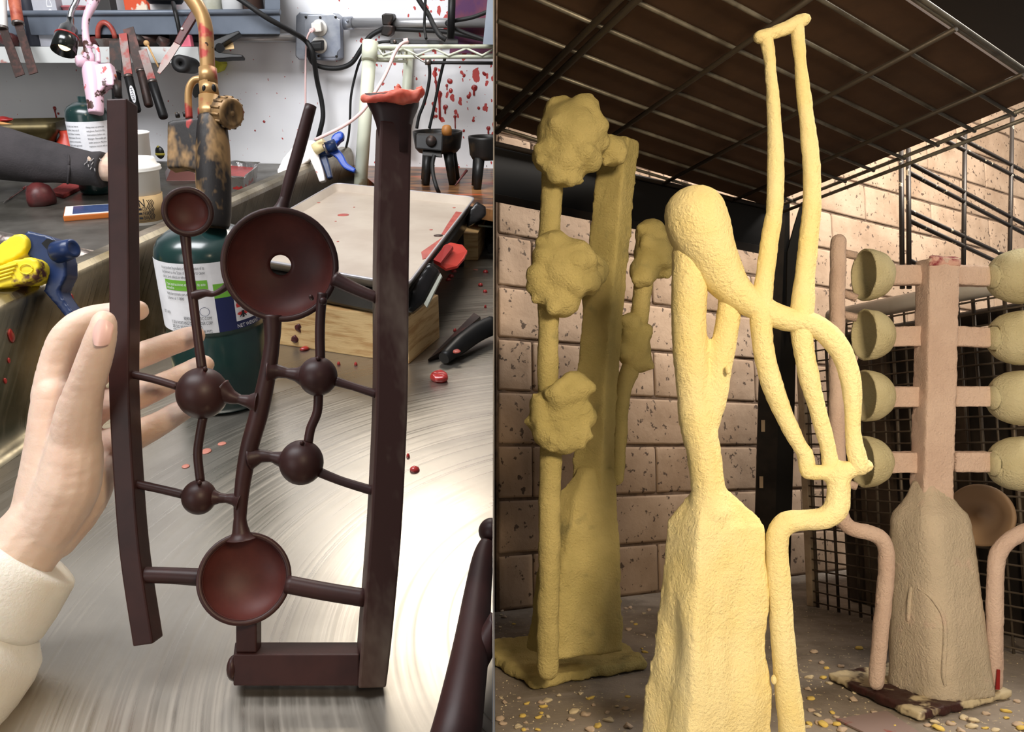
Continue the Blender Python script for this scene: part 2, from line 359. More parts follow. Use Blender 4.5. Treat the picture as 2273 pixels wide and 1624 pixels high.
# ------------------------------------------------------------------ the wax sculpture held in the hand
m_wax = mk('dark_brown_wax', (54, 30, 28), .45, c2=(44, 24, 23), sc=30, bump=.08, bsc=60, sss=.12, ssr=(.006, .001, .0006), spec=.35)
m_waxbowl = mk('red_brown_wax', (92, 42, 37), .5, c2=(76, 34, 31), sc=25, spec=.3, bump=.06, sss=.3, ssr=(.012, .002, .001))
m_waxtip = mk('thin_red_wax', (200, 104, 82), .6, c2=(170, 76, 60), sc=60, sss=.5, ssr=(.012, .003, .002))
m_waxpost = mk('bloomed_wax', (60, 38, 35), .42, c2=(104, 90, 80), sc=26, lo=.44, hi=.66, stretch=(1, 1, .35), bump=.08, bsc=60, spec=.35)
T0 = .504; PXM = T0/FPX
wx = thing('wax_sprue_sculpture', 'dark brown wax sculpture of bars, balls and bowls held up by the hand', 'sculpture', L.px(660, 1524, T0))
S = lambda u, v, d=0: L.px(u, v, T0+d)
part(wx, 'rail', MB().bar([S(*p) for p in ((258, 218), (262, 480), (264, 700), (263, 860), (273, 1060), (288, 1240), (317, 1432))], [46*PXM]*7, (FW+V(.05, 0, 0))*50*PXM, 5), m_wax, bevel=.0012)
part(wx, 'post', MB().bar([S(*p) for p in ((880, 270), (876, 420), (873, 600), (872, 850), (866, 1020), (856, 1200), (839, 1400), (827, 1527))], [v*PXM for v in (70, 72, 72, 70, 70, 70, 68, 62)], (FW+V(-.32, 0, 0))*66*PXM, 4), m_waxpost, bevel=.0015)
# flared pouring mouth
pm = MB(); X = V(1, 0, 0); UP = L.ray(600, 0)-L.ray(600, 1600); UP = UP.normalized()
rings = [((877, 345), 33, 31), ((876, 310), 35, 32), ((874, 280), 39, 35), ((872, 252), 47, 40), ((871, 234), 56, 46), ((871, 222), 60, 48)]
vsx, n4 = [], 16
for (u, v), a_, d_ in rings:
    c0 = S(u, v, 33*PXM)
    for j in range(n4):
        th = 2*math.pi*j/n4+math.pi/4; ex = 1/max(abs(math.cos(th)), abs(math.sin(th)))**.75
        vsx.append(c0+X*math.cos(th)*ex*a_*PXM*1.0+FW*math.sin(th)*ex*d_*PXM)
fsx = [(i*n4+j, i*n4+(j+1) % n4, (i+1)*n4+(j+1) % n4, (i+1)*n4+j) for i in range(len(rings)-1) for j in range(n4)]
fsx += [tuple(range(n4))[::-1], tuple(range((len(rings)-1)*n4, len(rings)*n4))]
pm.add(vsx, fsx, True); part(wx, 'pouring_mouth', pm, m_wax)
rim = MB()
tops = [(808, 214, -.012), (820, 216, -.016), (850, 212, -.018), (878, 206, -.018), (893, 200, -.018), (912, 206, -.016), (936, 198, -.012), (930, 206, .012), (895, 200, .03), (850, 206, .03), (815, 210, .012)]
for i in range(len(tops)):
    (u1, v1, d1), (u2, v2, d2) = tops[i], tops[(i+1) % len(tops)]
    rim.tube([S(u1, v1+5, d1+.006), S(u2, v2+5, d2+.006)], 9*PXM, 8, caps='round')
rim.tube([S(888, 198), S(884, 188), S(880, 184)], [7*PXM, 4*PXM, 2*PXM], 8); rim.tube([S(925, 200), S(938, 192)], [7*PXM, 3*PXM], 8)
rim.prism([S(u, v, -.012) for u, v in ((866, 216), (872, 202), (879, 186), (886, 194), (893, 200), (908, 206), (924, 201), (938, 191), (934, 208), (926, 222), (896, 228), (868, 224))], FW*.006)
rim.prism([S(u, v, -.010) for u, v in ((815, 214), (870, 210), (930, 208), (925, 220), (870, 226), (818, 225))], L.ray(870, 215).normalized()*.04)
part(wx, 'torn_rim', fuse(rim, .0011, 5, .0007, 300), m_waxtip, label='thin torn orange-red wax rim')
def bowl(name, u, v, r, depth, th, hole=0, tilt=(0, 0), m1=m_wax, m2=m_waxbowl):
    ax = -(L.ray(u, v).normalized()); ax = (ax+V(tilt[0], 0, tilt[1])).normalized()
    o = S(u, v); R_, D, t = r*PXM, depth*PXM, th*PXM; h0 = math.asin(hole/(r-th)) if hole else 0
    out = [(R_*math.sin(a), -D*math.cos(a)) for a in [h0+(math.pi/2-h0)*i/14 for i in range(15)]]
    inn = [((R_-t)*math.sin(a), -(D-t)*math.cos(a)) for a in [h0+(math.pi/2-h0)*i/18 for i in range(19)]]
    ob = part(wx, name, MB().lathe(o, ax, out+[(R_-t*.15, t*.28), (R_-t*.85, t*.28), ((R_-t)*math.sin(math.pi/2-.05), -.0002)]+([((R_-t)*math.sin(h0), -(D-t)*math.cos(h0)-t*.4)] if False else []), 48) if False else MB().lathe(o, ax, out+[(R_-t*.12, t*.3), (R_-t*.88, t*.3)]+inn[::-1], 48, close=bool(hole)), m1)
    lin_ = [((R_-t*1.02)*math.sin(a), -(D-t*1.03)*math.cos(a)) for a in [h0+(.01 if hole else .0006)+(math.pi/2-h0-.06)*i/18 for i in range(19)]]
    if not hole: lin_[0] = (0, lin_[0][1])
    bk = [(r_*1.0005, h-.0002) for r_, h in lin_]
    part(ob, 'bowl_lining', MB().lathe(o, ax, lin_+bk[::-1], 48, close=bool(hole)), m2, label='warm red-brown inside of the bowl')
    return ob
bowl('large_bowl', 623, 588, 127, 78, 13, 23)
bowl('lower_bowl', 543, 1283, 101, 62, 12)
bowl('small_bowl', 417, 470, 55, 34, 13)
def rod(name, pts, r, mat=m_wax, k=5, dd=.006):
    w_ = MB(); P = [S(p[0], p[1], dd) for p in pts]; rr = [x*PXM for x in r] if hasattr(r, '__len__') else [r*PXM]*len(P)
    return part(wx, name, w_.tube(P, rr, 14, k), mat)
rod('rod', [(690, 234), (664, 330), (640, 412), (628, 462)], [13, 14, 13, 11]); rod('rod_collar', [(634, 436), (627, 458), (622, 470)], [11, 15, 20])
rod('rod', [(411, 515), (416, 570), (428, 660), (438, 740), (449, 822)], [13, 10, 10.5, 10, 11])
rod('twig', [(428, 657), (455, 650), (475, 652), (500, 638), (512, 622)], [13, 9, 6, 8, 12])
rod('stem', [(604, 700), (604, 760), (592, 840), (574, 920), (552, 1000), (538, 1080), (533, 1150), (535, 1182), (536, 1196)], [22, 17, 19, 21, 20, 17, 14, 20, 34], k=6)
def knob(u, v, r): return part(wx, 'ball', MB().ball(S(u, v, .006), (r*PXM*.97, r*PXM, r*PXM), 36, 22), m_wax)
knob(449, 872, 58); knob(442, 1103, 39); knob(706, 835, 44.5); knob(669, 1026, 50.5)
rod('rod', [(290, 830), (340, 841), (396, 858)], 9); rod('rod', [(300, 1073), (350, 1084), (410, 1098)], [10, 9.5, 10])
rod('rod', [(451, 925), (443, 970), (439, 1010), (445, 1068)], 10); rod('rod', [(707, 875), (704, 915), (690, 950), (684, 982)], 10.5)
rod('rod', [(716, 650), (712, 690), (710, 740), (711, 798)], [12, 11, 11, 11]); rod('rod', [(742, 618), (785, 640), (838, 662)], [18, 15, 13])
rod('rod', [(745, 846), (785, 858), (838, 875)], [11, 9, 10]); rod('rod', [(710, 1048), (760, 1068), (832, 1090)], [11, 10, 11])
rod('link', [(490, 868), (512, 880), (532, 886), (552, 890), (575, 893)], [30, 17, 11, 15, 30]); rod('link', [(472, 1104), (488, 1105), (503, 1106), (520, 1108), (535, 1112)], [20, 12, 10, 14, 24])
rod('link', [(598, 824), (618, 824), (638, 828), (658, 831), (680, 834)], [28, 15, 12, 16, 30]); rod('link', [(556, 1016), (580, 1012), (604, 1014), (622, 1018), (645, 1022)], [28, 15, 12, 17, 34])
rod('arm', [(316, 1275), (380, 1277), (450, 1281)], [18, 18, 20]); rod('arm', [(636, 1296), (720, 1312), (812, 1327)], [20, 20, 20])
part(wx, 'foot_link', MB().bar([S(546, 1372, .002), S(546, 1410, .002), S(546, 1448, .002)], 46*PXM, FW*40*PXM), m_wax, bevel=.001)
part(wx, 'base_bar', MB().hexa([S(518, 1522), S(797, 1522), S(797, 1478, .02), S(520, 1478, .02)], [S(518, 1452), S(797, 1452), S(797, 1424, .02), S(522, 1424, .02)]), m_wax, bevel=.001)
part(wx, 'end_cap', MB().ball(S(519, 1482, .006), (14*PXM, 26*PXM, 30*PXM)), m_wax)
for (u, v) in ((690, 658), (455, 818), (706, 795), (670, 982), (442, 1070)): part(wx, 'vent_stub', MB().tube([S(u, v, -.012 if v < 700 else -.002), S(u+2, v+4, -.008 if v < 700 else .003)], 5*PXM, 10, caps='round'), m_wax)
part(wx, 'rod_joint', MB().ball(S(717, 668, -.002), 9*PXM), m_wax)
# ------------------------------------------------------------------ holding hand with cream sleeve
m_skin = mk('light_skin', (224, 197, 178), .5, c2=(214, 180, 160), sc=22, lo=.45, hi=.7, bump=.22, bsc=220, sss=.25, ssr=(.010, .004, .002))
m_nail = mk('nail', (234, 190, 178), .38, coat=.1)
hb = MB()
def hch(pts):
    hb.tube([L.px(u, v, t) for u, v, t, r in pts], [r*t/FPX for u, v, t, r in pts], 14, 4, caps='round')
K0 = T0-.5
hch([(165, 1010, .502+K0, 58), (172, 930, .494+K0, 50), (190, 858, .485+K0, 40), (212, 790, .478+K0, 37), (226, 742, .474+K0, 33), (231, 716, .475+K0, 28)])
hch([(116, 880, .520+K0, 44), (128, 805, .522+K0, 38), (152, 742, .522+K0, 35), (195, 710, .526+K0, 30), (250, 699, .532+K0, 29), (295, 690, .530+K0, 26), (308, 689, .529+K0, 23)])
hch([(140, 920, .528+K0, 42), (200, 840, .540+K0, 33), (255, 806, .541+K0, 31), (300, 792, .537+K0, 30), (366, 768, .533+K0, 27), (422, 748, .531+K0, 25), (434, 744, .531+K0, 22)])
hch([(150, 960, .530+K0, 42), (225, 902, .542+K0, 34), (300, 880, .538+K0, 32), (365, 852, .534+K0, 28), (425, 822, .531+K0, 25), (454, 809, .530+K0, 22)])
hch([(165, 1020, .528+K0, 44), (230, 990, .541+K0, 36), (300, 966, .538+K0, 34), (350, 942, .534+K0, 29), (395, 915, .532+K0, 26), (425, 900, .532+K0, 22)])
for e in ((120, 880, .516, 44), (142, 930, .524, 42), (165, 985, .530, 42), (195, 1035, .532, 44)):
    hch([(85, 1180, .508+K0, 66), ((85+e[0])/2+6, (1180+e[1])/2, (.508+e[2])/2+K0, 56), (e[0], e[1], e[2]+K0, e[3])])
hch([(105, 1165, .500+K0, 62), (150, 1080, .500+K0, 68), (165, 1000, .500+K0, 60)]); hch([(110, 1180, .512+K0, 66), (178, 1110, .522+K0, 56), (215, 1040, .534+K0, 44)])
hch([(-120, 1400, .48+K0, 92), (-10, 1285, .492+K0, 86), (60, 1205, .502+K0, 80), (105, 1150, .506+K0, 72)])
hand = thing('person', 'bare left hand and cream sweatshirt cuff gripping the wax sculpture', 'person', L.px(60, 1500, .5))
def crease(p):
    return -.00045*max(0, noise.noise(V(p.x*60+p.z*40, p.y*60, p.z*260)))+.0003*noise.noise(p*70)
hm = part(hand, 'hand', fuse(hb, .0016, 7, bump=crease), m_skin)
nl = MB(); nc = L.px(222, 738, .4632+K0)
ndir = (L.px(230, 700, .4665+K0)-L.px(216, 770, .4655+K0)).normalized(); nx_ = V(1, 0, .1).normalized(); nx_ = (nx_-ndir*nx_.dot(ndir)).normalized(); nn = nx_.cross(ndir)
if nn.y > 0: nn = -nn
gv, gf = [], []
for i in range(9):
    for j in range(9):
        a_, b2 = (i-4)/4, (j-4)/4; wv = 1-.18*max(0, b2)**3-.22*max(0, -b2)**3
        gv.append(nc+nx_*a_*20*wv*PXM+ndir*b2*(28-7*abs(a_)**2.5)*PXM+nn*(.0012-.0032*a_*a_-.0009*b2*b2))
gf = [(i*9+j, i*9+j+1, (i+1)*9+j+1, (i+1)*9+j) for i in range(8) for j in range(8)]
nl.add(gv, gf, True); nl.add([p-nn*.0012 for p in gv], [q[::-1] for q in gf], True)
part(hm, 'thumbnail', nl, m_nail)
m_cream = mk('cream_fleece', (250, 246, 238), .9, c2=(242, 234, 220), sc=14, bump=.35, bsc=500, sss=.1)
def ring_tube(rings, n=40, fold=0, seed=0, rib=0):
    vs_, fs = [], []
    for i, (c_, ax, r) in enumerate(rings):
        x, y, d = frame(ax)
        for j in range(n):
            th = 2*math.pi*j/n; rr = r*(1+fold*noise.noise(V(math.cos(th)*1.6+seed, math.sin(th)*1.6, i*.55))+rib*math.cos(th*n/2))
            vs_.append(c_+(x*math.cos(th)+y*math.sin(th))*rr)
    for i in range(len(rings)-1):
        for j in range(n): fs.append((i*n+j, i*n+(j+1) % n, (i+1)*n+(j+1) % n, (i+1)*n+j))
    fs += [tuple(range(n))[::-1], tuple(range((len(rings)-1)*n, len(rings)*n))]
    return MB().add(vs_, fs, True)
axs = (L.px(105, 1150, .518)-L.px(-60, 1340, .500)).normalized()
def cr(u, v, t, r): return (L.px(u, v, t), axs, r*t/FPX)
cuff = ring_tube([cr(64, 1226, .512, 96), cr(66, 1228, .512, 112), cr(58, 1238, .511, 120), cr(40, 1262, .51, 124), cr(10, 1300, .508, 128), cr(-22, 1342, .506, 130), cr(-36, 1362, .505, 122)], 48, .03)
part(hand, 'cuff', cuff, m_cream, label='ribbed cream sweatshirt cuff')
slv = ring_tube([cr(-24, 1346, .506, 118), cr(-34, 1362, .505, 136), cr(-50, 1392, .50, 150), cr(-75, 1430, .495, 156), cr(-110, 1480, .488, 160), cr(-150, 1560, .478, 165), cr(-200, 1650, .468, 170), cr(-260, 1740, .46, 172)], 48, .16, 3)
part(hand, 'sleeve', slv, m_cream)
# ------------------------------------------------------------------ left half: things on the bench and counter
m_black = mk('black_plastic', (20, 20, 21), .42, c2=(28, 27, 27), sc=30, spec=.3)
m_rub = mk('black_rubber', (20, 20, 21), .6)
m_green = mk('green_enamel', (20, 50, 46), .28, coat=.5, c2=(14, 40, 40), sc=12, c3=(120, 120, 100), sc3=70, lo3=.72, hi3=.76)
m_label = mk('paper_label', (236, 236, 240), .5, c2=(222, 222, 226), sc=30)
m_lgreen = mk('label_green', (112, 176, 60), .5); m_navy = mk('label_navy', (30, 38, 84), .45); m_ink = mk('ink', (28, 28, 34), .6)
m_inkred = mk('ink_red', (196, 54, 50), .6); m_white = mk('white_plastic', (238, 236, 232), .4, c2=(226, 222, 214), sc=20)
m_paper = mk('white_paper', (244, 240, 236), .7); m_kraft = mk('kraft_card', (178, 150, 108), .85, c2=(166, 138, 98), sc=40)
m_gold = mk('sooty_brass', (146, 114, 74), .5, .2, c2=(30, 26, 25), sc=24, lo=.45, hi=.54, c3=(150, 50, 46), sc3=40, lo3=.64, hi3=.68, bump=.2, bsc=120, stretch=(1, 1, .45))
m_brass = mk('waxy_brass', (164, 128, 82), .36, .4, c2=(160, 66, 58), sc=24, lo=.54, hi=.6, c3=(60, 40, 30), sc3=50, lo3=.68, hi3=.7)
m_pink = mk('pink_enamel', (220, 184, 200), .4, c2=(74, 50, 44), sc=30, lo=.57, hi=.6, c3=(196, 70, 66), sc3=55, lo3=.64, hi3=.67)
m_redwax = mk('red_wax', (176, 48, 44), .3, c2=(140, 34, 34), sc=50, coat=.4, sss=.1)
m_dwax = mk('maroon_wax', (88, 36, 35), .45, c2=(62, 26, 27), sc=30, bump=.3, bsc=60)
m_dark = mk('dark_metal', (40, 36, 34), .45, .5, c2=(70, 46, 38), sc=30, lo=.5, hi=.65)
m_metal = mk('bare_metal', (150, 146, 142), .35, .9, c2=(110, 92, 86), sc=30)
m_blade = mk('waxy_blade', (112, 100, 96), .4, .7, c2=(120, 56, 52), sc=26, lo=.48, hi=.6)
m_bladed = mk('burnt_blade', (56, 44, 40), .5, .4, c2=(92, 60, 54), sc=30, lo=.5, hi=.65)
def cyl_pt(c, r):
    th0 = math.atan2(-c.x, c.y)
    return lambda x, y: V(c.x+(r+.0006)*math.sin(th0+x/r), c.y-(r+.0006)*math.cos(th0+x/r), y)
def cyl_patch(c, r, x0, x1, z0, z1, eps=.0003, n=20):
    fn = cyl_pt(c, r+eps-.0006); m = MB(); vs_ = []
    for i in range(n+1):
        x = x0+(x1-x0)*i/n; vs_ += [fn(x, z0), fn(x, z1)]
    return m.add(vs_, [(2*i, 2*i+2, 2*i+3, 2*i+1) for i in range(n)], True)
# ---- front torch
tc_ = L.z(495, 884, 0); cc = V(tc_.x+.004, tc_.y+.004, 0); rc = .0550
bt = thing('blow_torch', 'large sooty brass blow torch screwed on a dark green gas canister', 'blow torch', cc)
can = part(bt, 'gas_canister', MB().lathe(cc, V(0, 0, 1), [(0, .0), (.047, .0), (.0535, .004), (rc, .010), (rc, .096), (rc-.0012, .098), (rc, .1), (rc, .182), (.053, .191), (.048, .199), (.038, .206), (.024, .211), (.0155, .213), (.0155, .222), (0, .222)], 48), m_green)
lb = part(can, 'paper_label', cyl_patch(cc, rc, -.086, .002, .103, .182), m_label)
nv = part(can, 'navy_label', cyl_patch(cc, rc, .002, .086, .103, .142), m_navy)
part(can, 'green_band', cyl_patch(cc, rc, .002, .086, .142, .158), m_lgreen); part(can, 'white_band', cyl_patch(cc, rc, .002, .086, .158, .182), m_label)
part(can, 'green_strip', cyl_patch(cc, rc, -.052, -.003, .152, .1635, .0006), m_lgreen); part(can, 'warning_panel', cyl_patch(cc, rc, .022, .06, .112, .138, .0006), m_label)
fn = cyl_pt(cc, rc+.0006); tx = MB()
for s_, x0, y0, sz, wd in (('its use produce by-products of the combustion of its', -.054, .1755, .0050, .050), ('fuel known to the State of California to cause', -.054, .1705, .0050, .050), ('cancer, birth defects or other harm.', -.054, .1655, .0050, .036),
                           ('Visite bernzomatic para obtener instructions', -.052, .1465, .0050, .046), ('Llame al 1-800', -.052, .1415, .0046, .022), ('EST. 1876', -.064, .124, .0042, .012),
                           ('BERNZOMATIC.COM', -.034, .1190, .0052, .030), ('© 2016 WORTHINGTON CYLINDER CORP', -.052, .1135, .0052, .0485), ('200 OLD WILSON BRIDGE RD.', -.052, .1085, .0052, .038), ('COLUMBUS, OH      1-800-308-9972', -.052, .1040, .0048, .047)):
    text_on(tx, s_, fn, sz, wd, x0, y0)
part(lb, 'label_print', tx, m_ink)
t2 = MB(); text_on(t2, 'Para instrucciones en español de este', fn, .0050, .045, -.050, .1575); text_on(t2, 'diseño', fn, .0046, .010, -.050, .1535); part(can, 'strip_print', t2, m_label); t2 = MB(); text_on(t2, 'NET WEIGHT', fn, .0062, .030, .022, .1045); part(nv, 'white_print', t2, m_label)
t3 = MB(); ic = cyl_pt(cc, rc+.0010)
for cx0, cz0 in ((.027, .131),): t3.add([ic(cx0+x, cz0+y) for x, y in ((-.003, -.003), (.003, -.003), (.0035, .0005), (.0015, .003), (.001, .001), (-.0005, .0045), (-.0025, .002), (-.0035, .0))], [tuple(range(8))])
t3.add([ic(.031+.0075*math.cos(a/8*math.tau), .1205+.0022*math.sin(a/8*math.tau)) for a in range(8)], [tuple(range(8))])
part(nv, 'hazard_symbol', t3, m_inkred)
t4 = MB(); t4.add([ic(.031+x, .1205+y) for x, y in ((-.0015, -.005), (.0015, -.005), (.0012, -.002), (.004, -.0045), (.0042, -.003), (.0015, 0), (.0016, .003), (-.0016, .003), (-.0015, 0), (-.0042, -.003), (-.004, -.0045), (-.0012, -.002))], [tuple(range(12))]); part(nv, 'hazard_figure', t4, m_ink)
ring = MB(); ring.add([ic(-.010+r_*math.cos(a/20*math.tau), .1285+r_*math.sin(a/20*math.tau)) for r_ in (.0052, .0047) for a in range(20)], [(a, (a+1) % 20, 20+(a+1) % 20, 20+a) for a in range(20)]); part(lb, 'round_symbol', ring, m_navy)
TT = L.depth(cc+V(0, 0, .26)); PT = lambda u, v, d=0: L.px(u, v, TT+d)
k_ = TT/FPX
part(bt, 'torch_body', MB().tube([PT(476, 505), PT(476, 480), PT(474, 400), PT(472, 330), PT(470, 280), PT(468, 258)], [x*k_ for x in (30, 36, 38, 37, 33, 28)], 28, 3), m_gold)
gd = fuse(ppoly([(370, 268), (440, 258), (465, 262), (465, 410), (450, 398), (436, 380), (405, 370), (368, 374)], TT-22*k_, 44), .0022, 4)
part(bt, 'trigger_housing', gd, m_gold)
part(bt, 'housing_screw', MB().tube([PT(395, 260), PT(393, 250)], 5*k_, 10), m_gold); part(bt, 'housing_screw', MB().tube([PT(412, 258), PT(410, 249)], 5*k_, 10), m_gold)
part(bt, 'lower_collar', MB().tube([PT(468, 264), PT(467, 242), PT(466, 240), PT(466, 214)], [x*k_ for x in (27, 27, 24, 24)], 24), m_brass)
part(bt, 'vent_collar', MB().tube([PT(466, 216), PT(462, 183)], [21*k_, 20*k_], 24), m_brass)
for du, vv in ((-8, 198), (13, 196)): part(bt, 'vent_hole', MB().ball(PT(462+du, vv, -17*k_ if du < 0 else -14*k_), (5*k_, 5*k_, 9*k_)), m_black)
part(bt, 'upper_collar', MB().tube([PT(463, 188), PT(461, 152)], [20*k_, 19.5*k_], 24), m_brass)
part(bt, 'burner_tube', MB().tube([PT(461, 158), PT(459, 110), PT(457, 70), PT(450, 38), PT(434, 8), PT(410, -22), PT(378, -48)], [x*k_ for x in (16, 16, 16, 16, 17, 17, 17)], 20, 5), m_brass)
part(bt, 'bypass_pipe', MB().tube([PT(452, 176), PT(432, 178), PT(420, 196), PT(418, 225), PT(420, 264)], [8*k_]*5, 12, 5), m_brass)
kd = V(.80, -.55, -.05).normalized(); kn = part(bt, 'control_knob', MB().lathe(PT(505, 250, -10*k_), kd, [(0, -20*k_), (30*k_, -20*k_), (33*k_, -16*k_), (33*k_, 14*k_), (29*k_, 18*k_), (22*k_, 19*k_), (20*k_, 16*k_), (6*k_, 16*k_), (5*k_, 19*k_), (0, 19*k_)], 28), m_gold)
for i in range(14):
    x, y, d = frame(kd); a_ = i/14*math.tau; p = PT(505, 250, -10*k_)+(x*math.cos(a_)+y*math.sin(a_))*33*k_
    part(kn, 'grip_ridge', MB().tube([p-d*15*k_, p+d*13*k_], 3.2*k_, 6), m_gold)
part(bt, 'knob_stem', MB().tube([PT(478, 252), PT(500, 250, -6*k_)], 11*k_, 12), m_gold)
# ---- pink torch behind
pc = L.z(216, 430, .10); pc = V(pc.x, pc.y+.02, .10); rp = .0415
pt_ = thing('blow_torch', 'pink blow torch spotted with wax on a green canister behind the dark sleeve', 'blow torch', pc)
pcan = part(pt_, 'gas_canister', MB().lathe(pc, V(0, 0, 1), [(0, 0), (.036, 0), (.040, .004), (rp, .012), (rp, .158), (.039, .168), (.033, .176), (.02, .183), (.011, .185), (.011, .195), (0, .195)], 36), m_green)
pl_ = part(pcan, 'paper_label', cyl_patch(pc, rp, -.062, .062, .10+.066, .10+.148), m_label)
fn2 = cyl_pt(pc, rp+.0006); tx = MB()
for i in range(9):
    text_on(tx, ['Do not store near heat or', 'open flame. Keep out of', 'reach of children. Contents', 'under pressure. Do not', 'puncture or incinerate.', 'Use only with approved', 'equipment. Inspect before', 'each use. Never leave', 'unattended while in use.'][i], fn2, .0048, .032, -.052, .238-i*.0075)
    if i < 6: text_on(tx, ['Always wear eye protection', 'and gloves. Read all of the', 'instructions before use.', 'Danger: flammable gas', 'under pressure. May form', 'explosive mixtures with air.'][i], fn2, .0048, .036, -.006, .236-i*.0075)
part(pl_, 'label_print', tx, m_ink)
t5 = MB(); text_on(t5, 'Keep away from heat, hot', fn2, .0048, .028, -.002, .182); text_on(t5, 'surfaces, open flames', fn2, .0048, .024, -.002, .175); part(pl_, 'red_print', t5, m_inkred)
TP = L.depth(pc+V(0, 0, .24)); kp = TP/FPX; QT = lambda u, v, d=0: L.px(u, v, TP+d)
part(pt_, 'torch_body', MB().tube([QT(213, 252), QT(212, 235), QT(208, 190), QT(204, 160), QT(202, 142)], [x*kp for x in (15, 17, 20, 20, 17)], 24, 3), m_pink)
part(pt_, 'trigger_housing', fuse(ppoly([(204, 142), (243, 138), (250, 165), (252, 188), (232, 190), (222, 202), (208, 205)], TP-13*kp, 26), .003, 3), m_pink)
part(pt_, 'burner_tube', MB().tube([QT(200, 148), QT(196, 118), QT(192, 92), QT(189, 60), QT(193, 36), QT(204, 12), QT(216, -14)], [x*kp for x in (10, 9.5, 8, 7, 8, 10, 11)], 18, 5), m_pink)
part(pt_, 'collar', MB().tube([QT(195, 112), QT(193, 94)], 9*kp, 18), m_pink); part(pt_, 'collar', MB().tube([QT(199, 142), QT(197, 120)], 12*kp, 18), m_pink)
part(pt_, 'bypass_pipe', MB().tube([QT(201, 103), QT(211, 103), QT(217, 112), QT(219, 138)], 4.5*kp, 10, 5), m_pink)
part(pt_, 'control_knob', MB().lathe(QT(181, 136, -.01), V(-.7, -.6, .1), [(0, -.012), (12*kp, -.012), (13*kp, .006), (10*kp, .01), (0, .01)], 18), m_pink)
part(pt_, 'brass_stud', MB().ball(QT(254, 169), 5*kp), m_brass); part(pt_, 'handle_bolt', MB().tube([QT(258, 180), QT(261, 200), QT(262, 215)], [10*kp, 9*kp, 7*kp], 12), m_dark)
# ---- other person's arm
m_sleeve = mk('charcoal_fleece', (62, 58, 60), .95, c2=(46, 44, 46), sc=10, bump=.5, bsc=300)
arm = thing('person', 'forearm in a frayed charcoal sleeve reaching for the pink torch canister', 'person', L.px(100, 410, 1.5))
ah = MB()
def ch2(mb, pts):
    mb.tube([L.px(u, v, t) for u, v, t, r in pts], [r*t/FPX for u, v, t, r in pts], 12, 4, caps='round')
ch2(ah, [(190, 374, 1.53, 26), (232, 375, 1.53, 27), (262, 375, 1.55, 30)])
for i, (u, v) in enumerate(((262, 350), (264, 366), (262, 383), (258, 398))): ch2(ah, [(u-6, v, 1.54, 10), (u+14, v-1, 1.52, 9.5), (u+30, v+1, 1.545, 9), (u+26, v+3, 1.575, 8.5), (u+12, v+3, 1.585, 8)])
ch2(ah, [(244, 352, 1.53, 14), (262, 336, 1.52, 11), (280, 328, 1.53, 9)])
part(arm, 'hand', fuse(ah, .0028, 5), m_skin)
ar = []
axr = (L.px(235, 374, 1.53)-L.px(0, 345, 1.53)).normalized()
for u, v, r in ((232, 377, 33), (233, 377, 38), (226, 376, 39), (206, 373, 38), (180, 370, 40), (150, 366, 41), (120, 361, 44), (90, 357, 47), (55, 350, 50), (20, 343, 54), (-40, 332, 60), (-120, 318, 66), (-220, 300, 70)): ar.append((L.px(u, v, 1.53), axr, r*1.53/FPX))
part(arm, 'sleeve', ring_tube(ar, 32, .10, 5), m_sleeve)
part(arm, 'cuff_seam', MB().tube([L.px(150+3*math.cos(a/24*math.tau), 366+41*math.sin(a/24*math.tau), 1.53-.0375*math.cos(a/24*math.tau)) for a in range(25)], .0022, 6), m_sleeve)
fr = MB()
for i in range(9):
    u, v = random.uniform(190, 222), random.uniform(350, 375); fr.tube([L.px(u, v, 1.494), L.px(u+random.uniform(-5, 5), v+random.uniform(4, 10), 1.490)], .0009, 5)
part(arm, 'loose_threads', fr, mk('threads', (150, 146, 146), .9))
part(arm, 'torn_hole', MB().ball(L.px(199, 358, 1.4965), (.0045, .0012, .0095)), m_skin)
# ---- paper cups
def cup_prof(h, rb, rt): return [(0, .003), (rb-.002, .003), (rb-.001, 0), (rb, .0005), (rt, h), (rt+.0018, h+.001), (rt+.002, h+.003), (rt, h+.004), (rt-.0015, h+.002), (rb-.0012, .006), (0, .005)]
c1 = L.z(318, 497, .10); c1 = V(c1.x, c1.y+.012, .10)
cp = thing('coffee_cup', 'white lidded paper coffee cup in a printed kraft sleeve', 'cup', c1)
rb, rt, ch = .0285, .0365, .094
part(cp, 'cup', MB().lathe(c1, V(0, 0, 1), cup_prof(ch, rb, rt), 40), m_paper)
part(cp, 'lid', MB().lathe(c1+V(0, 0, ch), V(0, 0, 1), [(rt-.004, -.002), (rt+.0035, -.002), (rt+.0045, .0005), (rt+.003, .003), (rt+.004, .005), (rt+.002, .007), (rt-.002, .008), (rt-.0045, .018), (rt-.006, .0195), (rt-.009, .0185), (rt-.011, .017), (0, .017)], 40), m_white)
sv = part(cp, 'sleeve', MB().lathe(c1, V(0, 0, 1), [(rb+.0012, .006), (rt-.0035+.001, .052), (rt-.0035+.0022, .052), (rb+.0024, .006)], 40, close=True), m_kraft)
def cone_fn(c, z0):
    th0 = math.atan2(-c.x, c.y)
    def f(x, y):
        zz = z0+y; r = rb+.0024+(rt-.0035-rb)*(zz-.006)/.046+.0004; th = th0+x/.034; return V(c.x+r*math.sin(th), c.y-r*math.cos(th), c.z+zz)
    return f
fc = cone_fn(c1, 0); tx = MB()
text_on(tx, 'IN', fc, .020, .0135, -.011, .034)
for i, yy in enumerate((.0285, .0205, .0125)): tx.add([fc(x, y) for x, y in ((-.010, yy), (-.0035, yy), (-.0035, yy+.0035), (-.010, yy+.0035))], [(0, 1, 2, 3)])
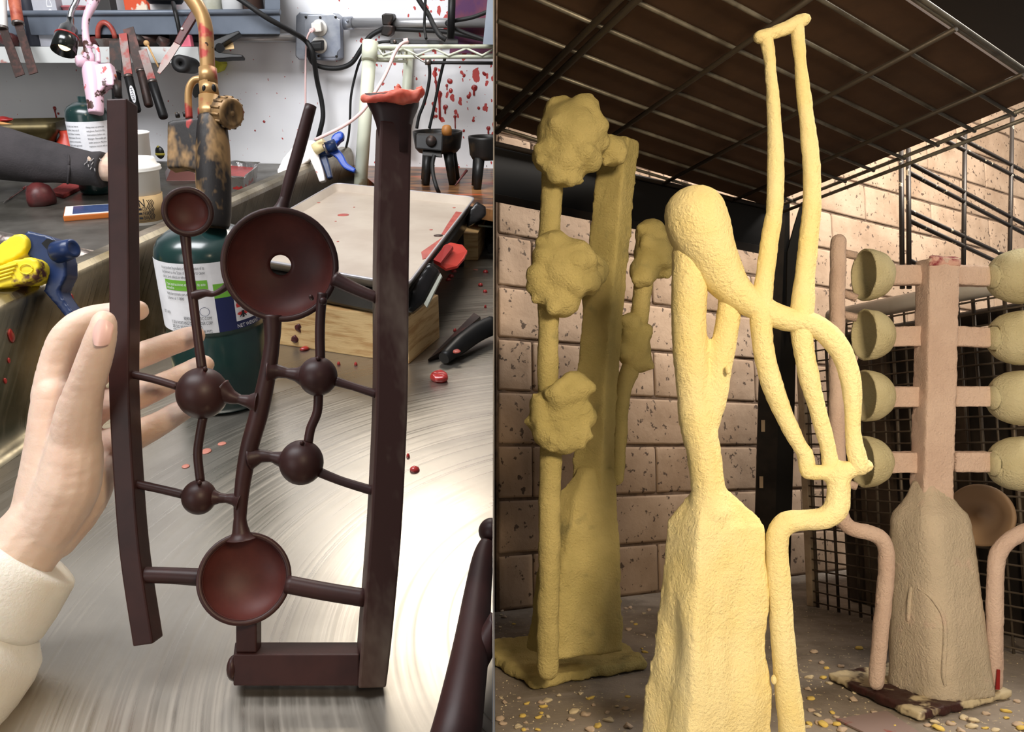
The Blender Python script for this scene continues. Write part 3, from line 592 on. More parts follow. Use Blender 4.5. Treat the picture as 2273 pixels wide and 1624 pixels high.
text_on(tx, 'COF', fc, .0090, .0085, -.0025, .0275); text_on(tx, 'FEE', fc, .0090, .0085, -.0022, .0195); text_on(tx, 'BAR', fc, .0090, .0085, -.0018, .0115)
for i in range(4):
    x0 = .0068+i*.0028; zz = [(x0+(.0022 if j % 2 else -.0008), .0455-j*.0058) for j in range(7)]
    for (xa, ya), (xb, yb) in zip(zz, zz[1:]): tx.add([fc(xa, ya), fc(xb, yb), fc(xb+.0013, yb), fc(xa+.0013, ya)], [(0, 1, 2, 3)])
tx.add([fc(x, y) for x, y in ((-.01, .0085), (0, .0087), (.008, .0090), (.018, .0096), (.018, .0100), (.008, .0094), (0, .0091), (-.01, .0089))], [(0, 1, 6, 7), (1, 2, 5, 6), (2, 3, 4, 5)])
part(sv, 'sleeve_print', tx, m_ink)
c2_ = L.px(316, 440, 1.52); c2_ = V(c2_.x, c2_.y, .10)
solo('paper_cup', 'tall open white paper cup behind the lidded coffee cup', 'cup', MB().lathe(c2_, V(0, 0, 1), cup_prof(.135, .024, .0318), 36), m_paper)
# ---- phone, wax lump, pad, probe
ph = thing('smartphone', 'white-faced phone in an orange case lying on the counter', 'phone', L.z(220, 475, .10))
q = [L.z(*p, .10) for p in ((142, 492), (292, 480), (285, 462), (146, 471))]
part(ph, 'case', MB().hexa(q, [p+V(0, 0, .010) for p in q]), mk('orange_case', (172, 94, 36), .4), bevel=.002)
cen = sum(q, V(0, 0, 0))/4
def ins(p, f): return cen+(p-cen)*f
part(ph, 'face', MB().hexa([ins(p, .965)+V(0, 0, .009) for p in q], [ins(p, .96)+V(0, 0, .0112) for p in q]), m_white)
def bil(a_, b2, z): return (q[0]*(1-a_)+q[1]*a_)*(1-b2)+(q[3]*(1-a_)+q[2]*a_)*b2+V(0, 0, z)
part(ph, 'screen', MB().hexa([bil(x, y, .0105) for x, y in ((.14, .08), (.86, .08), (.86, .92), (.14, .92))], [bil(x, y, .0116) for x, y in ((.14, .08), (.86, .08), (.86, .92), (.14, .92))]), mk('phone_screen', (58, 74, 112), .15, c2=(50, 64, 98), sc=90, emit=((58, 74, 112), .35)))
part(ph, 'home_button', MB().lathe(bil(.075, .5, .0112), V(0, 0, 1), [(.0042, 0), (.0042, .0004), (0, .0004)], 16), m_paper)
wl_ = MB(); b0 = L.z(83, 458, .10)+V(0, .018, 0)
wl_.lathe(b0, V(0, 0, 1), [(0, 0), (.026, .001), (.0275, .012), (.026, .026), (.020, .036), (.010, .042), (0, .043)], 20); solo('wax_lump', 'rounded maroon lump of wax beside the red pad', 'wax', wl_.jit(.004, 40, 2), m_dwax)
q = [L.z(*p, .10) for p in ((112, 432), (141, 441), (184, 420), (150, 409))]
solo('scouring_pad', 'flat red scouring pad on the counter', 'pad', MB().hexa(q, [p+V(0, 0, .008) for p in q]), mk('red_pad', (164, 66, 62), .95, c2=(140, 50, 48), sc=120, bump=.8, bsc=400), bevel=.002)
pr = thing('probe_tool', 'thin metal wax probe with a red tip', 'tool', L.z(30, 440, .10))
part(pr, 'shaft', MB().tube([L.z(8, 450, .102), L.z(22, 440, .103), L.z(50, 420, .105)], [.0006, .0022, .0026], 8), m_metal); part(pr, 'tip', MB().tube([L.z(50, 420, .105), L.z(58, 413, .106)], [.003, .002], 8), m_redwax)
# ---- square pan on legs (left), red bottle, ornament, pyramid block
def rsq(c_, z, hw, hd, rad, yaw=0, n=6):
    out = []
    for sx_, sy_, a0 in ((1, 1, 0), (-1, 1, 90), (-1, -1, 180), (1, -1, 270)):
        for i in range(n+1):
            a_ = math.radians(a0+90*i/n); x = sx_*(hw-rad)+rad*math.cos(a_); y = sy_*(hd-rad)+rad*math.sin(a_)
            out.append(V(c_.x+x*math.cos(yaw)-y*math.sin(yaw), c_.y+x*math.sin(yaw)+y*math.cos(yaw), z))
    return out
def loops(mb, LS, sm=True, close=False):
    n = len(LS[0]); v = [p for l in LS for p in l]
    f = [(i*n+j, i*n+(j+1) % n, (i+1)*n+(j+1) % n, (i+1)*n+j) for i in range(len(LS)-1) for j in range(n)]
    if close: f += [((len(LS)-1)*n+j, (len(LS)-1)*n+(j+1) % n, (j+1) % n, j) for j in range(n)]
    else: f += [tuple(range(n))[::-1], tuple(range((len(LS)-1)*n, len(LS)*n))]
    return mb.add(v, f, sm)
m_oldpan = mk('tarnished_brass_pan', (78, 68, 42), .38, .7, c2=(50, 44, 30), sc=14)
pc0 = L.px(55, 285, 1.80); zt = L.px(60, 268, 1.80).z
pn = thing('square_pan', 'tarnished square wax pan with a wooden stick against the wall', 'pan', V(pc0.x, pc0.y, .10))
part(pn, 'pan', loops(MB(), [rsq(pc0, zt-.055, .055, .05, .02, .25), rsq(pc0, zt-.05, .066, .06, .02, .25), rsq(pc0, zt-.02, .082, .075, .02, .25), rsq(pc0, zt, .084, .077, .02, .25), rsq(pc0, zt, .081, .074, .02, .25), rsq(pc0, zt-.02, .078, .071, .02, .25), rsq(pc0, zt-.04, .06, .055, .02, .25)]), m_oldpan)
for sx_ in (-1, 1):
    for sy_ in (-1, 1): part(pn, 'leg', MB().tube([pc0+V(sx_*.045, sy_*.04, zt-.05-pc0.z), V(pc0.x+sx_*.085, pc0.y+sy_*.05, .101)], [.008, .006], 10), m_dark)
part(pn, 'wooden_stick', MB().tube([L.px(-10, 272, 1.76), L.px(45, 283, 1.77)], .0045, 8), mk('stick_wood', (206, 150, 92), .6))
part(pn, 'wax_crust', MB().ball(L.px(10, 266, 1.8), (.02, .012, .006)).jit(.003, 90), m_redwax)
rb0 = L.px(166, 400, 1.84); rb0 = V(rb0.x, rb0.y, .10); zz = L.px(166, 285, 1.84).z-.10
solo('red_bottle', 'red plastic bottle half hidden behind the pink torch canister', 'bottle', MB().lathe(rb0, V(0, 0, 1), [(0, 0), (.028, 0), (.03, .005), (.03, zz*.55), (.024, zz*.75), (.012, zz*.9), (.011, zz), (0, zz)], 24), mk('red_plastic', (190, 62, 44), .4))
og = thing('ball_ornament', 'small black and yellow ball ornament behind the torch', 'ornament', L.z(364, 352, .10))
oc = L.px(362, 333, 1.75); oz = .0225
oc = L.z(363, 356, .10)+V(0, .0, oz)
part(og, 'ball', MB().ball(oc, (.018, .018, oz)), mk('ball_black', (30, 30, 26), .3)); part(og, 'yellow_band', MB().lathe(oc-V(0, 0, .004), V(0, 0, 1), [(.0182, -.003), (.0186, 0), (.0182, .003)], 20), mk('ball_yellow', (176, 160, 60), .5)); part(og, 'yellow_cap', MB().ball(oc+V(-.003, -.008, .0135), (.006, .006, .006)), MATS['ball_yellow'])
q = [L.z(*p, .10) for p in ((368, 402), (442, 402), (456, 378), (366, 382))]; cen = sum(q, V(0, 0, 0))/4
solo('wax_block', 'maroon pyramid shaped wax block behind the torch housing', 'wax', MB().hexa(q, [cen+(p-cen)*.25+V(0, 0, .05) for p in q]), mk('cool_wax', (104, 66, 60), .3, coat=.4), bevel=.002)
# ---- foil pan of red wax
q = [L.z(*p, .14) for p in ((576, 364), (540, 396), (472, 388), (500, 358))]; cen = sum(q, V(0, 0, 0))/4
fpn = thing('foil_pan', 'crinkled foil pan filled with bright red wax', 'foil pan', V(cen.x, cen.y, .10))
m_foil = mk('foil', (214, 212, 210), .22, .95, bump=.5, bsc=120)
sc_ = lambda f, z: [V(cen.x+(p.x-cen.x)*f, cen.y+(p.y-cen.y)*f, z) for p in q]
def sub4(l): return [l[i]*(1-k/6)+l[(i+1) % 4]*(k/6) for i in range(4) for k in range(6)]
fo = loops(MB(), [sub4(sc_(.74, .1005)), sub4(sc_(.78, .104)), sub4(sc_(.95, .138)), sub4(sc_(1.04, .141)), sub4(sc_(1.04, .143)), sub4(sc_(.93, .141)), sub4(sc_(.76, .108))], False)
part(fpn, 'pan', fo.jit(.0025, 130, 4), m_foil); part(fpn, 'red_wax', MB().hexa(sc_(.82, .112), sc_(.90, .133)), m_redwax)
# ---- griddle stack
gd = thing('wood_board', 'thick pale pine board lying under the griddle', 'board', L.z(760, 790, 0))
m_pine = mk('pine', (214, 182, 130), .6, c2=(182, 142, 92), sc=14, lo=.45, hi=.6, stretch=(1, 1, 9), bump=.2, bsc=60)
def onz(l, z): return [L.z(u, v, z) for u, v in l]
bf = onz([(470, 742), (908, 808)], 0); back = (L.z(1000, 480, .0)-L.z(905, 640, 0)); back = V(.035, .10, 0)
qb = [bf[0], bf[1], bf[1]+back, bf[0]+back]
mid = MB().hexa(qb, [p+V(0, 0, .066) for p in qb]); part(gd, 'board', mid, m_pine, bevel=.002)
for i, (u, v) in enumerate(((663, 727), (655, 752))): part(gd, 'wax_spot', MB().ball(L.pl(u, v, bf[0], (bf[1]-bf[0]).cross(V(0, 0, 1)).normalized()), (.006, .003, .006)).jit(.002, 200, i), m_dwax)
m_gr = mk('griddle_black', (14, 14, 15), .25, c2=(26, 22, 21), sc=20, spec=.4)
tq = onz([(477, 562), (905, 636), (1055, 440), (745, 408)], .12)
cg = sum(tq, V(0, 0, 0))/4
gr = thing('electric_griddle', 'black electric griddle carrying the baking tray', 'griddle', V(cg.x, cg.y, .066))
def exq(l, f, z): return [V(cg.x+(p.x-cg.x)*f, cg.y+(p.y-cg.y)*f, z) for p in l]
part(gr, 'griddle_plate', MB().hexa(exq(tq, .93, .068), exq(tq, .99, .106)), m_gr, bevel=.006)
fwd = (tq[2]-tq[1]).normalized(); rt_ = (tq[1]-tq[0]).normalized(); e_ = exq([tq[1]], .99, .09)[0]
hp = [L.px(u, v, .985) for u, v in ((905, 655), (952, 580), (976, 600), (940, 672), (912, 696), (900, 690))]
hd = MB().prism(hp, V(.0, .03, -.012)); part(gr, 'handle', fuse(hd, .003, 3), m_gr)
part(gr, 'handle_label', ppoly([(941, 674), (977, 606), (981, 612), (947, 682)], .985, 22), mk('dull_label', (170, 172, 160), .5))
hp2 = [L.px(u, v, 1.40) for u, v in ((1040, 468), (1058, 446), (1078, 458), (1079, 476), (1062, 490), (1035, 505))]
part(gr, 'handle', fuse(MB().prism(hp2, V(0, .04, -.01)), .003, 3), m_gr)
for p in exq(tq, .8, 0): part(gr, 'foot', MB().box(V(p.x, p.y, .034 if p.y > bf[1].y+.09 else .067), .03, .03, .066 if p.y > bf[1].y+.09 else .002), m_gr)
# tray
tr = thing('baking_tray', 'beige lined baking tray with red wax smears on the griddle', 'tray', V(cg.x, cg.y, .106))
m_tray = mk('tray_beige', (178, 166, 152), .42, .1, c2=(166, 152, 138), sc=8)
m_trim = mk('tray_rim', (196, 192, 196), .35, .7)
def rq(l, f, z, rr=.12):
    pts = exq(l, f, z); out = []
    for i in range(4):
        a_, b2, c_ = pts[i-1], pts[i], pts[(i+1) % 4]
        r1, r2 = (a_-b2).normalized()*.022, (c_-b2).normalized()*.022
        for k in range(6):
            t = k/5; out.append((b2+r1)*(1-t)**2+b2*2*t*(1-t)+(b2+r2)*t*t)
    return out
part(tr, 'tray', loops(MB(), [rq(tq, .955, .1065), rq(tq, .985, .119), rq(tq, 1.0, .1205), rq(tq, 1.0, .1225), rq(tq, .982, .1222), rq(tq, .955, .1085), rq(tq, .94, .1082)]), m_tray)
part(tr, 'rim', loops(MB(), [rq(tq, 1.0, .119), rq(tq, 1.006, .1205), rq(tq, 1.003, .1232), rq(tq, .989, .1228), rq(tq, .989, .1215)], close=True), m_trim)
def flat(pts, z, h=.0008): return MB().prism([L.z(u, v, z) for u, v in pts], V(0, 0, h))
m_smear = mk('wax_smear', (166, 80, 68), .4, c2=(150, 60, 52), sc=60)
part(tr, 'wax_smear', flat([(1012, 470), (1030, 472), (1020, 486), (1003, 508), (990, 522), (980, 520), (992, 500)], .1083), m_smear)
part(tr, 'wax_smear', flat([(984, 526), (982, 540), (968, 556), (950, 572), (938, 576), (935, 560), (955, 546)], .1083), m_smear)
part(tr, 'wax_spot', MB().lathe(L.z(762, 477, .1082), V(0, 0, 1), [(.0105, 0), (.0095, .0008), (0, .001)], 20), m_smear)
part(tr, 'tray_hole', MB().lathe(L.z(973, 523, .1082), V(0, 0, 1), [(.0075, 0), (.0075, .0007), (0, .0007)], 16), m_dark)
for i, (u, v, s) in enumerate(((745, 491, .002), (786, 460, .002), (707, 450, .004), (1008, 461, .003), (966, 438, .004), (778, 417, .003), (957, 510, .003), (1040, 446, .004), (750, 536, .002))):
    part(tr, 'wax_spot', MB().lathe(L.z(u, v, .1082), V(0, 0, 1), [(s, 0), (s*.9, .0006), (0, .0008)], 12), m_smear)
# wood block, scraper, trowel
q = onz([(1018, 577), (1061, 578), (1078, 545), (1036, 542)], 0)
solo('wood_block', 'short pine block standing at the right of the griddle', 'wood block', MB().hexa(q, [p+V(0, 0, .055) for p in q]), m_pine, bevel=.0015)
sc1 = thing('scraper', 'translucent red plastic bowl scraper leaning on the tray', 'scraper', L.px(1000, 590, 1.1))
part(sc1, 'blade', MB().prism([L.px(u, v, t) for u, v, t in ((965, 580, 1.07), (985, 545, 1.13), (1000, 538, 1.15), (1026, 543, 1.16), (1037, 556, 1.155), (1030, 572, 1.13), (1014, 590, 1.10), (990, 596, 1.08))], V(0, .002, -.004)), mk('clear_red', (232, 90, 78), .2, trans=.45, ior=1.2))
part(sc1, 'thick_edge', MB().prism([L.px(u, v, t) for u, v, t in ((962, 576, 1.065), (990, 541, 1.12), (1006, 546, 1.12), (978, 583, 1.065))], V(0, .004, -.006)), mk('deep_red', (140, 30, 28), .3))
tw = thing('trowel', 'black handled trowel caked with dark wax on the bench', 'trowel', L.z(1020, 780, 0))
part(tw, 'blade', MB().hexa([L.z(950, 801, .0005), L.z(985, 790, .0005), L.z(1068, 712, .0005), L.z(1050, 700, .0005)], [L.z(950, 797, .006), L.z(980, 778, .012), L.z(1066, 702, .020), L.z(1052, 694, .020)]), m_bladed)
part(tw, 'handle', MB().tube([L.z(985, 795, .010), L.z(1020, 765, .016), L.z(1058, 738, .02), L.z(1093, 722, .022)], [.008, .013, .014, .014], 16, 4), m_black, clip=-1)
part(tw, 'wax_crumbs', MB().ball(L.z(1012, 780, .017), (.006, .004, .002)).jit(.002, 200), m_smear)
# ------------------------------------------------------------------ wax stick at the right edge of the bench
ws = thing('wax_branch', 'forked dark wax branch with a ball end lying on the near bench corner', 'wax', L.z(1010, 1600, 0))
part(ws, 'branch', MB().tube([L.px(*p) for p in ((995, 1700, .445), (1014, 1620, .455), (1032, 1520, .475), (1048, 1420, .50), (1060, 1320, .53), (1072, 1240, .555), (1082, 1205, .565))], [x*.5/FPX for x in (56, 51, 45, 40, 33, 27, 20)], 20, 4), m_wax, clip=-1)
part(ws, 'ball', MB().ball(L.px(1091, 1178, .575), .0098), m_wax, clip=-1)
part(ws, 'fork', MB().tube([L.px(1050, 1480, .49), L.px(1078, 1430, .495), L.px(1110, 1370, .50)], [x*.5/FPX for x in (28, 26, 24)], 16, 3), m_wax, clip=-1)
# ------------------------------------------------------------------ clamps
m_yel = mk('yellow_plastic', (232, 208, 40), .45, c2=(96, 58, 44), sc=26, lo=.56, hi=.62)
m_nav = mk('navy_plastic', (26, 48, 92), .35, c2=(20, 36, 70), sc=14, bump=.1)
m_blu = mk('blue_plastic', (28, 70, 170), .3); m_cl = mk('clamp_white', (232, 226, 224), .45, c2=(206, 140, 132), sc=50, lo=.66, hi=.7)
TY = .865
yc = thing('bar_clamp', 'yellow and navy bar clamp gripping the splash rail', 'clamp', L.px(60, 640, TY))
body = fuse(ppoly([(45, 525), (60, 511), (112, 524), (137, 548), (146, 580), (146, 612), (130, 645), (136, 658), (175, 712), (160, 722), (108, 660), (95, 645), (106, 612), (82, 602), (58, 560)], TY-.012, 52), .0022, 3)
part(yc, 'clamp_body', body, m_nav)
part(yc, 'opening', ppoly([(92, 540), (104, 529), (120, 533), (134, 548), (118, 556), (112, 562)], TY-.0128, 6), m_black)
part(yc, 'grip', fuse(ppoly([(-25, 555), (5, 536), (30, 520), (46, 517), (58, 530), (60, 546), (50, 562), (20, 580), (-25, 596)], TY-.02, 44), .0022, 3), m_yel)
gp = part(yc, 'grip', fuse(ppoly([(-25, 596), (30, 577), (66, 569), (82, 580), (86, 596), (80, 615), (60, 626), (10, 636), (-25, 640)], TY-.034, 50), .0022, 3), m_yel)
part(yc, 'lower_grip', fuse(ppoly([(60, 624), (84, 606), (104, 610), (100, 622), (40, 640), (14, 648), (10, 634)], TY-.015, 36), .0022, 2), m_yel)
emb = MB(); ec = lambda a_, r_: L.px(58+r_*math.cos(a_)*1.1, 597+r_*math.sin(a_)*.85, TY-.0352)
for r_ in (13,): emb.tube([ec(i/20*math.tau, r_) for i in range(21)], .0006, 6)
text_on(emb, 'IRWIN', lambda x, y: L.px(48+x, 600-y, TY-.0354), 7, 19)
part(gp, 'moulded_mark', emb, MATS['yellow_plastic'])
for i in range(4): part(gp, 'grip_rib', MB().tube([L.px(-25, 604+i*8, TY-.035), L.px(38-i*4, 586+i*9, TY-.035)], .0014, 6), m_yel)
hn = L.px(122, 562, TY-.01); hx = (L.px(172, 548, TY-.02)-hn).normalized()
kb = part(yc, 'screw_knob', MB().lathe(hn, hx, [(.010, 0), (.0125, .004), (.0115, .018), (.0105, .026), (.008, .0275), (.006, .0262), (0, .0262)], 20), m_nav)
# spring clamps hung on the rail
w1 = thing('spring_clamp', 'white spring clamp hanging on the rail behind the wax rod', 'clamp', L.px(680, 385, 1.70))
part(w1, 'jaw', fuse(ppoly([(613, 380), (628, 350), (655, 318), (690, 310), (716, 318), (700, 345), (668, 368), (640, 385), (622, 390)], 1.70, 20), .0035, 2), m_cl)
part(w1, 'handle', pbar([(690, 328), (700, 356), (709, 380), (715, 402)], [22, 20, 17, 13], 1.69, 18, k=3), m_cl, bevel=.003)
part(w1, 'cream_tip', MB().tube([L.px(698, 332, 1.685), L.px(722, 318, 1.68)], .013, 14), mk('cream_tip', (240, 222, 170), .5))
w2 = thing('spring_clamp', 'bright blue and navy spring clamp hanging on the rail', 'clamp', L.px(745, 375, 1.70))
part(w2, 'pivot_body', fuse(ppoly([(690, 315), (702, 308), (720, 318), (738, 320), (748, 335), (730, 345), (708, 350), (702, 338)], 1.705, 20), .0035, 2), m_nav)
part(w2, 'handle', pbar([(716, 345), (724, 368), (732, 395)], [18, 15, 12], 1.70, 16, k=3), m_nav, bevel=.003)
part(w2, 'blue_handle', pbar([(735, 330), (752, 344), (766, 366), (788, 378)], [20, 17, 14, 9], 1.69, 16, k=4), m_blu, bevel=.003)
part(w2, 'blue_jaw', fuse(ppoly([(736, 300), (752, 289), (762, 293), (762, 305), (750, 315), (740, 330), (732, 322)], 1.70, 22), .0035, 2), m_blu)
part(w2, 'knob', MB().tube([L.px(724, 328, 1.68), L.px(746, 320, 1.68)], .012, 14), m_nav); part(w2, 'grey_band', MB().tube([L.px(720, 330, 1.68), L.px(725, 328, 1.68)], .0135, 14), m_metal)
# ------------------------------------------------------------------ wall fittings
m_galv = mk('galvanised', (176, 180, 188), .38, .75, c2=(140, 146, 160), sc=14, rvar=.1)
m_cond = mk('conduit_steel', (176, 176, 178), .35, .6)
DP = lambda u, v, off: LW(u, v, off)
def wtube(pts, r, mb=None, k=5, n=8, off=.02):
    return (mb or MB()).tube([DP(p[0], p[1], p[2] if len(p) > 2 else off) for p in pts], r, n, k)
ob = thing('outlet_box', 'galvanised electrical outlet box screwed to the white wall', 'outlet', DP(716, 133, 0))
part(ob, 'box', MB().prism([DP(u, v, .002) for u, v in ((680, 28), (752, 30), (762, 38), (764, 128), (755, 134), (678, 132), (670, 124), (672, 36))], NW*.045), m_galv, bevel=.003)
part(ob, 'cover_plate', MB().prism([DP(u, v, .0475) for u, v in ((684, 34), (742, 32), (748, 40), (756, 44), (757, 108), (750, 116), (748, 126), (690, 128), (684, 120), (676, 116), (676, 46), (682, 42))], NW*.004), m_galv, bevel=.001)
for v in (62, 100):
    r_ = part(ob, 'receptacle', MB().lathe(DP(710, v, .051), NW, [(.019, 0), (.019, .004), (.017, .005), (0, .005)], 24), m_white)
for u, v in ((679, 38), (711, 39), (745, 38), (679, 124), (707, 124), (747, 125), (709, 82)): part(ob, 'screw', MB().lathe(DP(u, v, .052), NW, [(.003, 0), (.003, .0012), (0, .0016)], 10), m_dark)
pg = thing('usb_charger', 'white charger plugged into the upper socket', 'charger', DP(705, 72, .056))
part(pg, 'charger', MB().hexa([DP(691, 50, .056), DP(716, 48, .056), DP(718, 70, .056), DP(693, 73, .056)], [DP(690, 51, .084), DP(712, 49, .084), DP(714, 70, .084), DP(692, 72, .084)]), m_white, bevel=.003)
part(pg, 'connector', MB().tube([DP(696, 66, .084), DP(690, 68, .094)], .005, 10), mk('pink_cable', (244, 208, 206), .5))
m_pc = MATS['pink_cable']
part(pg, 'cable', wtube([(690, 68, .094), (682, 84, .09), (679, 120, .07), (678, 180, .06), (678, 260, .05), (676, 330, .05), (672, 372, .04)], .0024), m_pc)
bp_ = thing('black_plug', 'black plug in the lower socket with a thick looping cable', 'plug', DP(705, 110, .056))
part(bp_, 'plug', MB().hexa([DP(694, 90, .056), DP(720, 88, .056), DP(720, 112, .056), DP(694, 114, .056)], [DP(688, 94, .086), DP(714, 92, .086), DP(714, 110, .086), DP(690, 112, .086)]), m_rub, bevel=.004)
part(bp_, 'cable', wtube([(692, 104, .08), (686, 112, .08), (688, 128, .07), (698, 142, .06), (720, 150, .05), (752, 151, .05), (780, 140, .05), (800, 112, .05), (818, 84, .045), (842, 68, .04), (862, 64, .03), (920, 66, .03), (985, 70, .03), (1040, 80, .03), (1085, 90, .03)], .0058), m_rub)
part(bp_, 'strain_relief', MB().tube([DP(692, 104, .084), DP(688, 112, .08)], .007, 10), m_rub)
cb = lambda label, pts, r: solo('black_cable', label, 'cable', wtube(pts, r), m_rub)
cb('thick black cable falling diagonally past the grey shelf to the outlet', [(470, -40, .20), (535, 0, .20), (590, 38, .19), (640, 66, .15), (676, 88, .09), (692, 112, .09), (698, 140, .08), (704, 180, .05), (714, 225, .04), (717, 258, .04), (712, 285, .04), (704, 315, .03), (700, 345, .02)], .0060)
cb('thin black cable hanging left of the cream shelf post', [(836, 95, .20), (818, 110, .12), (800, 133, .05), (788, 170, .03), (779, 215, .03), (777, 262, .03), (774, 300, .03), (768, 328, .02)], .0032)
cb('thin black cable hanging straight from the top of the frame', [(945, -20, .22), (943, 30, .22), (942, 60, .22), (946, 86, .24)], .0030)
cb('thick black cable curving down onto the wire shelf', [(918, -20, .2), (935, 8, .2), (950, 30, .2), (962, 55, .22), (976, 78, .24), (990, 88, .24)], .0055)
cb('black cable running down from the right end of the conduit', [(1092, 22, .10), (1050, 38, .10), (1015, 45, .10), (992, 50, .10), (1000, 58, .10), (1030, 72, .10), (1070, 86, .10), (1090, 92, .10)], .0046)
cb('thin black cable sagging under the wire shelf to the pot', [(952, 140, .2), (954, 165, .2), (949, 200, .2), (940, 232, .2), (930, 258, .2), (925, 285, .2)], .0036)
cb('straight black cord slanting under the wire shelf', [(988, 128, .18), (982, 150, .18), (972, 195, .18), (962, 245, .18), (953, 285, .18)], .0034)
solo('pink_cable', 'pink charging cable drooping from the wire shelf to the clamps', 'cable', MB().tube([L.px(u, v, t) for u, v, t in ((905, 93, 1.62), (890, 98, 1.60), (876, 118, 1.60), (866, 142, 1.60), (852, 172, 1.60), (832, 205, 1.60), (806, 245, 1.60), (770, 275, 1.62), (730, 296, 1.64), (700, 310, 1.66))], .0036, 8, 4), m_pc)
cd = thing('conduit', 'thin galvanised conduit running left from the outlet box', 'pipe', DP(560, 92, 0))
part(cd, 'pipe', wtube([(430, 84), (672, 84)], .0105, off=.028, k=1, n=14), m_cond)
cd = thing('conduit', 'galvanised conduit running right from the outlet box to the corner', 'pipe', DP(900, 60, 0))
part(cd, 'pipe', MB().tube([DP(780, 51, .03), DP(1090, 51, .03)], .0112, 14), m_cond, clip=-1); part(cd, 'connector', MB().tube([DP(763, 52, .03), DP(783, 51, .03)], .0145, 14), m_galv); part(cd, 'connector_screw', MB().ball(DP(771, 46, .046), .004), m_galv)
cl = thing('spring_clamp', 'dark spring clamp pinched on the conduit', 'clamp', DP(866, 80, .03))
part(cl, 'upper_jaw', MB().prism([DP(u, v, .03) for u, v in ((854, 34), (862, 30), (878, 31), (881, 40), (872, 58), (856, 56))], NW*.03), m_dark, bevel=.003); part(cl, 'lower_jaw', MB().prism([DP(u, v, .032) for u, v in ((856, 56), (872, 56), (880, 58), (876, 76), (868, 82), (852, 78))], NW*.028), m_dark, bevel=.003)
# grey metal shelf with its contents
m_grey = mk('grey_enamel', (112, 120, 132), .45, .2, c2=(98, 106, 118), sc=6)
gs = thing('grey_metal_shelf', 'grey enamelled metal shelf fixed high on the wall', 'shelf', DP(300, 78, 0))
part(gs, 'shelf_tray', MB().hexa([DP(-260, 79, .002), DP(622, 75, .002), DP(622, 76, .16), DP(-260, 79, .16)], [DP(-260, 30, .002), DP(622, 26, .002), DP(622, 24, .16), DP(-260, 28, .16)]), m_grey, bevel=.002)
part(gs, 'end_panel', MB().hexa([DP(590, 27, .002), DP(622, 27, .002), DP(622, 25, .16), DP(588, 25, .16)], [DP(590, -40, .002), DP(622, -40, .002), DP(622, -40, .16), DP(588, -40, .16)]), m_grey)
part(gs, 'front_lip', MB().tube([DP(-260, 31, .162), DP(622, 26, .162)], .006, 10), m_grey)
def onshelf(name, label, cat, u0, u1, off, mat, h=.16, rnd=True, v0=27):
    a_, b2 = DP(u0, v0, off), DP(u1, v0, off); r_ = (b2-a_).length/2; c_ = (a_+b2)/2-V(0, 0, .0)
    if rnd: return solo(name, label, cat, MB().lathe(c_, V(0, 0, 1), [(0, 0), (r_*.95, 0), (r_, .004), (r_, h*.72), (r_*.8, h*.85), (r_*.5, h*.9), (r_*.5, h), (0, h)], 24), mat)
    return solo(name, label, cat, MB().box(c_+V(0, 0, h/2), r_*2, r_*1.2, h, (DW*-1, -NW, V(0, 0, 1))), mat, bevel=.002)
m_oran = mk('orange_carton', (206, 82, 48), .5, c2=(224, 210, 190), sc=12, lo=.55, hi=.58); m_jar = mk('cloudy_jar', (196, 196, 184), .25, c2=(170, 168, 150), sc=12)
onshelf('carton', 'orange and white carton on the grey shelf', 'carton', 287, 336, .10, m_oran, rnd=False); onshelf('paper_roll', 'white paper roll standing on the grey shelf', 'paper roll', 338, 386, .09, m_paper, .12)
onshelf('jar', 'cloudy plastic jar on the grey shelf behind the burner tube', 'jar', 455, 495, .10, m_jar); onshelf('bottle', 'whitish bottle on the grey shelf near its right end', 'bottle', 497, 540, .11, mk('milky', (206, 206, 206), .3)); onshelf('tin', 'dark brown tin at the right end of the grey shelf', 'tin', 543, 585, .10, mk('brown_tin', (60, 42, 34), .4))
onshelf('dark_box', 'dark grey box on the grey shelf left of the orange carton', 'box', 215, 255, .09, mk('charcoal_box', (58, 56, 54), .6), .1, False)
bpn = thing('frying_pan', 'black frying pan lying on top of the paper roll', 'pan', DP(360, 8, .13))
part(bpn, 'pan', MB().lathe(DP(368, 9, .13), V(0, 0, 1), [(0, 0), (.035, 0), (.045, .012), (.046, .012), (.036, .002), (0, .002)], 28), m_black); part(bpn, 'handle', MB().tube([DP(384, 6, .17), DP(390, 30, .19), DP(398, 66, .19), (DP(400, 84, .19))], .005, 8), m_black)
# white ledge
m_ledge = mk('ledge_white', (206, 208, 206), .45, c2=(178, 132, 124), sc=22, lo=.62, hi=.68)
TL = 1.78
ld = thing('white_ledge', 'white enamelled steel ledge hung with scrapers below the grey shelf', 'shelf', L.px(200, 130, TL+.1))
la, lb_ = L.px(-300, 98, TL), L.px(440, 104, TL-.02)
la.z = lb_.z
back_ = V(.139*.0, 1, 0)
part(ld, 'ledge_top', MB().hexa([la-V(0, 0, .012), lb_-V(0, 0, .012), V(lb_.x, wy(lb_.x), lb_.z-.012), V(la.x, wy(la.x), la.z-.012)], [la, lb_, V(lb_.x, wy(lb_.x), lb_.z), V(la.x, wy(la.x), la.z)]), m_ledge)
part(ld, 'ledge_front', MB().hexa([la-V(0, .004, .034), lb_-V(0, .004, .034), lb_+V(0, 0, -.034), la+V(0, 0, -.034)], [la-V(0, .004, 0), lb_-V(0, .004, 0), lb_, la]), m_ledge)
LZ = lb_.z
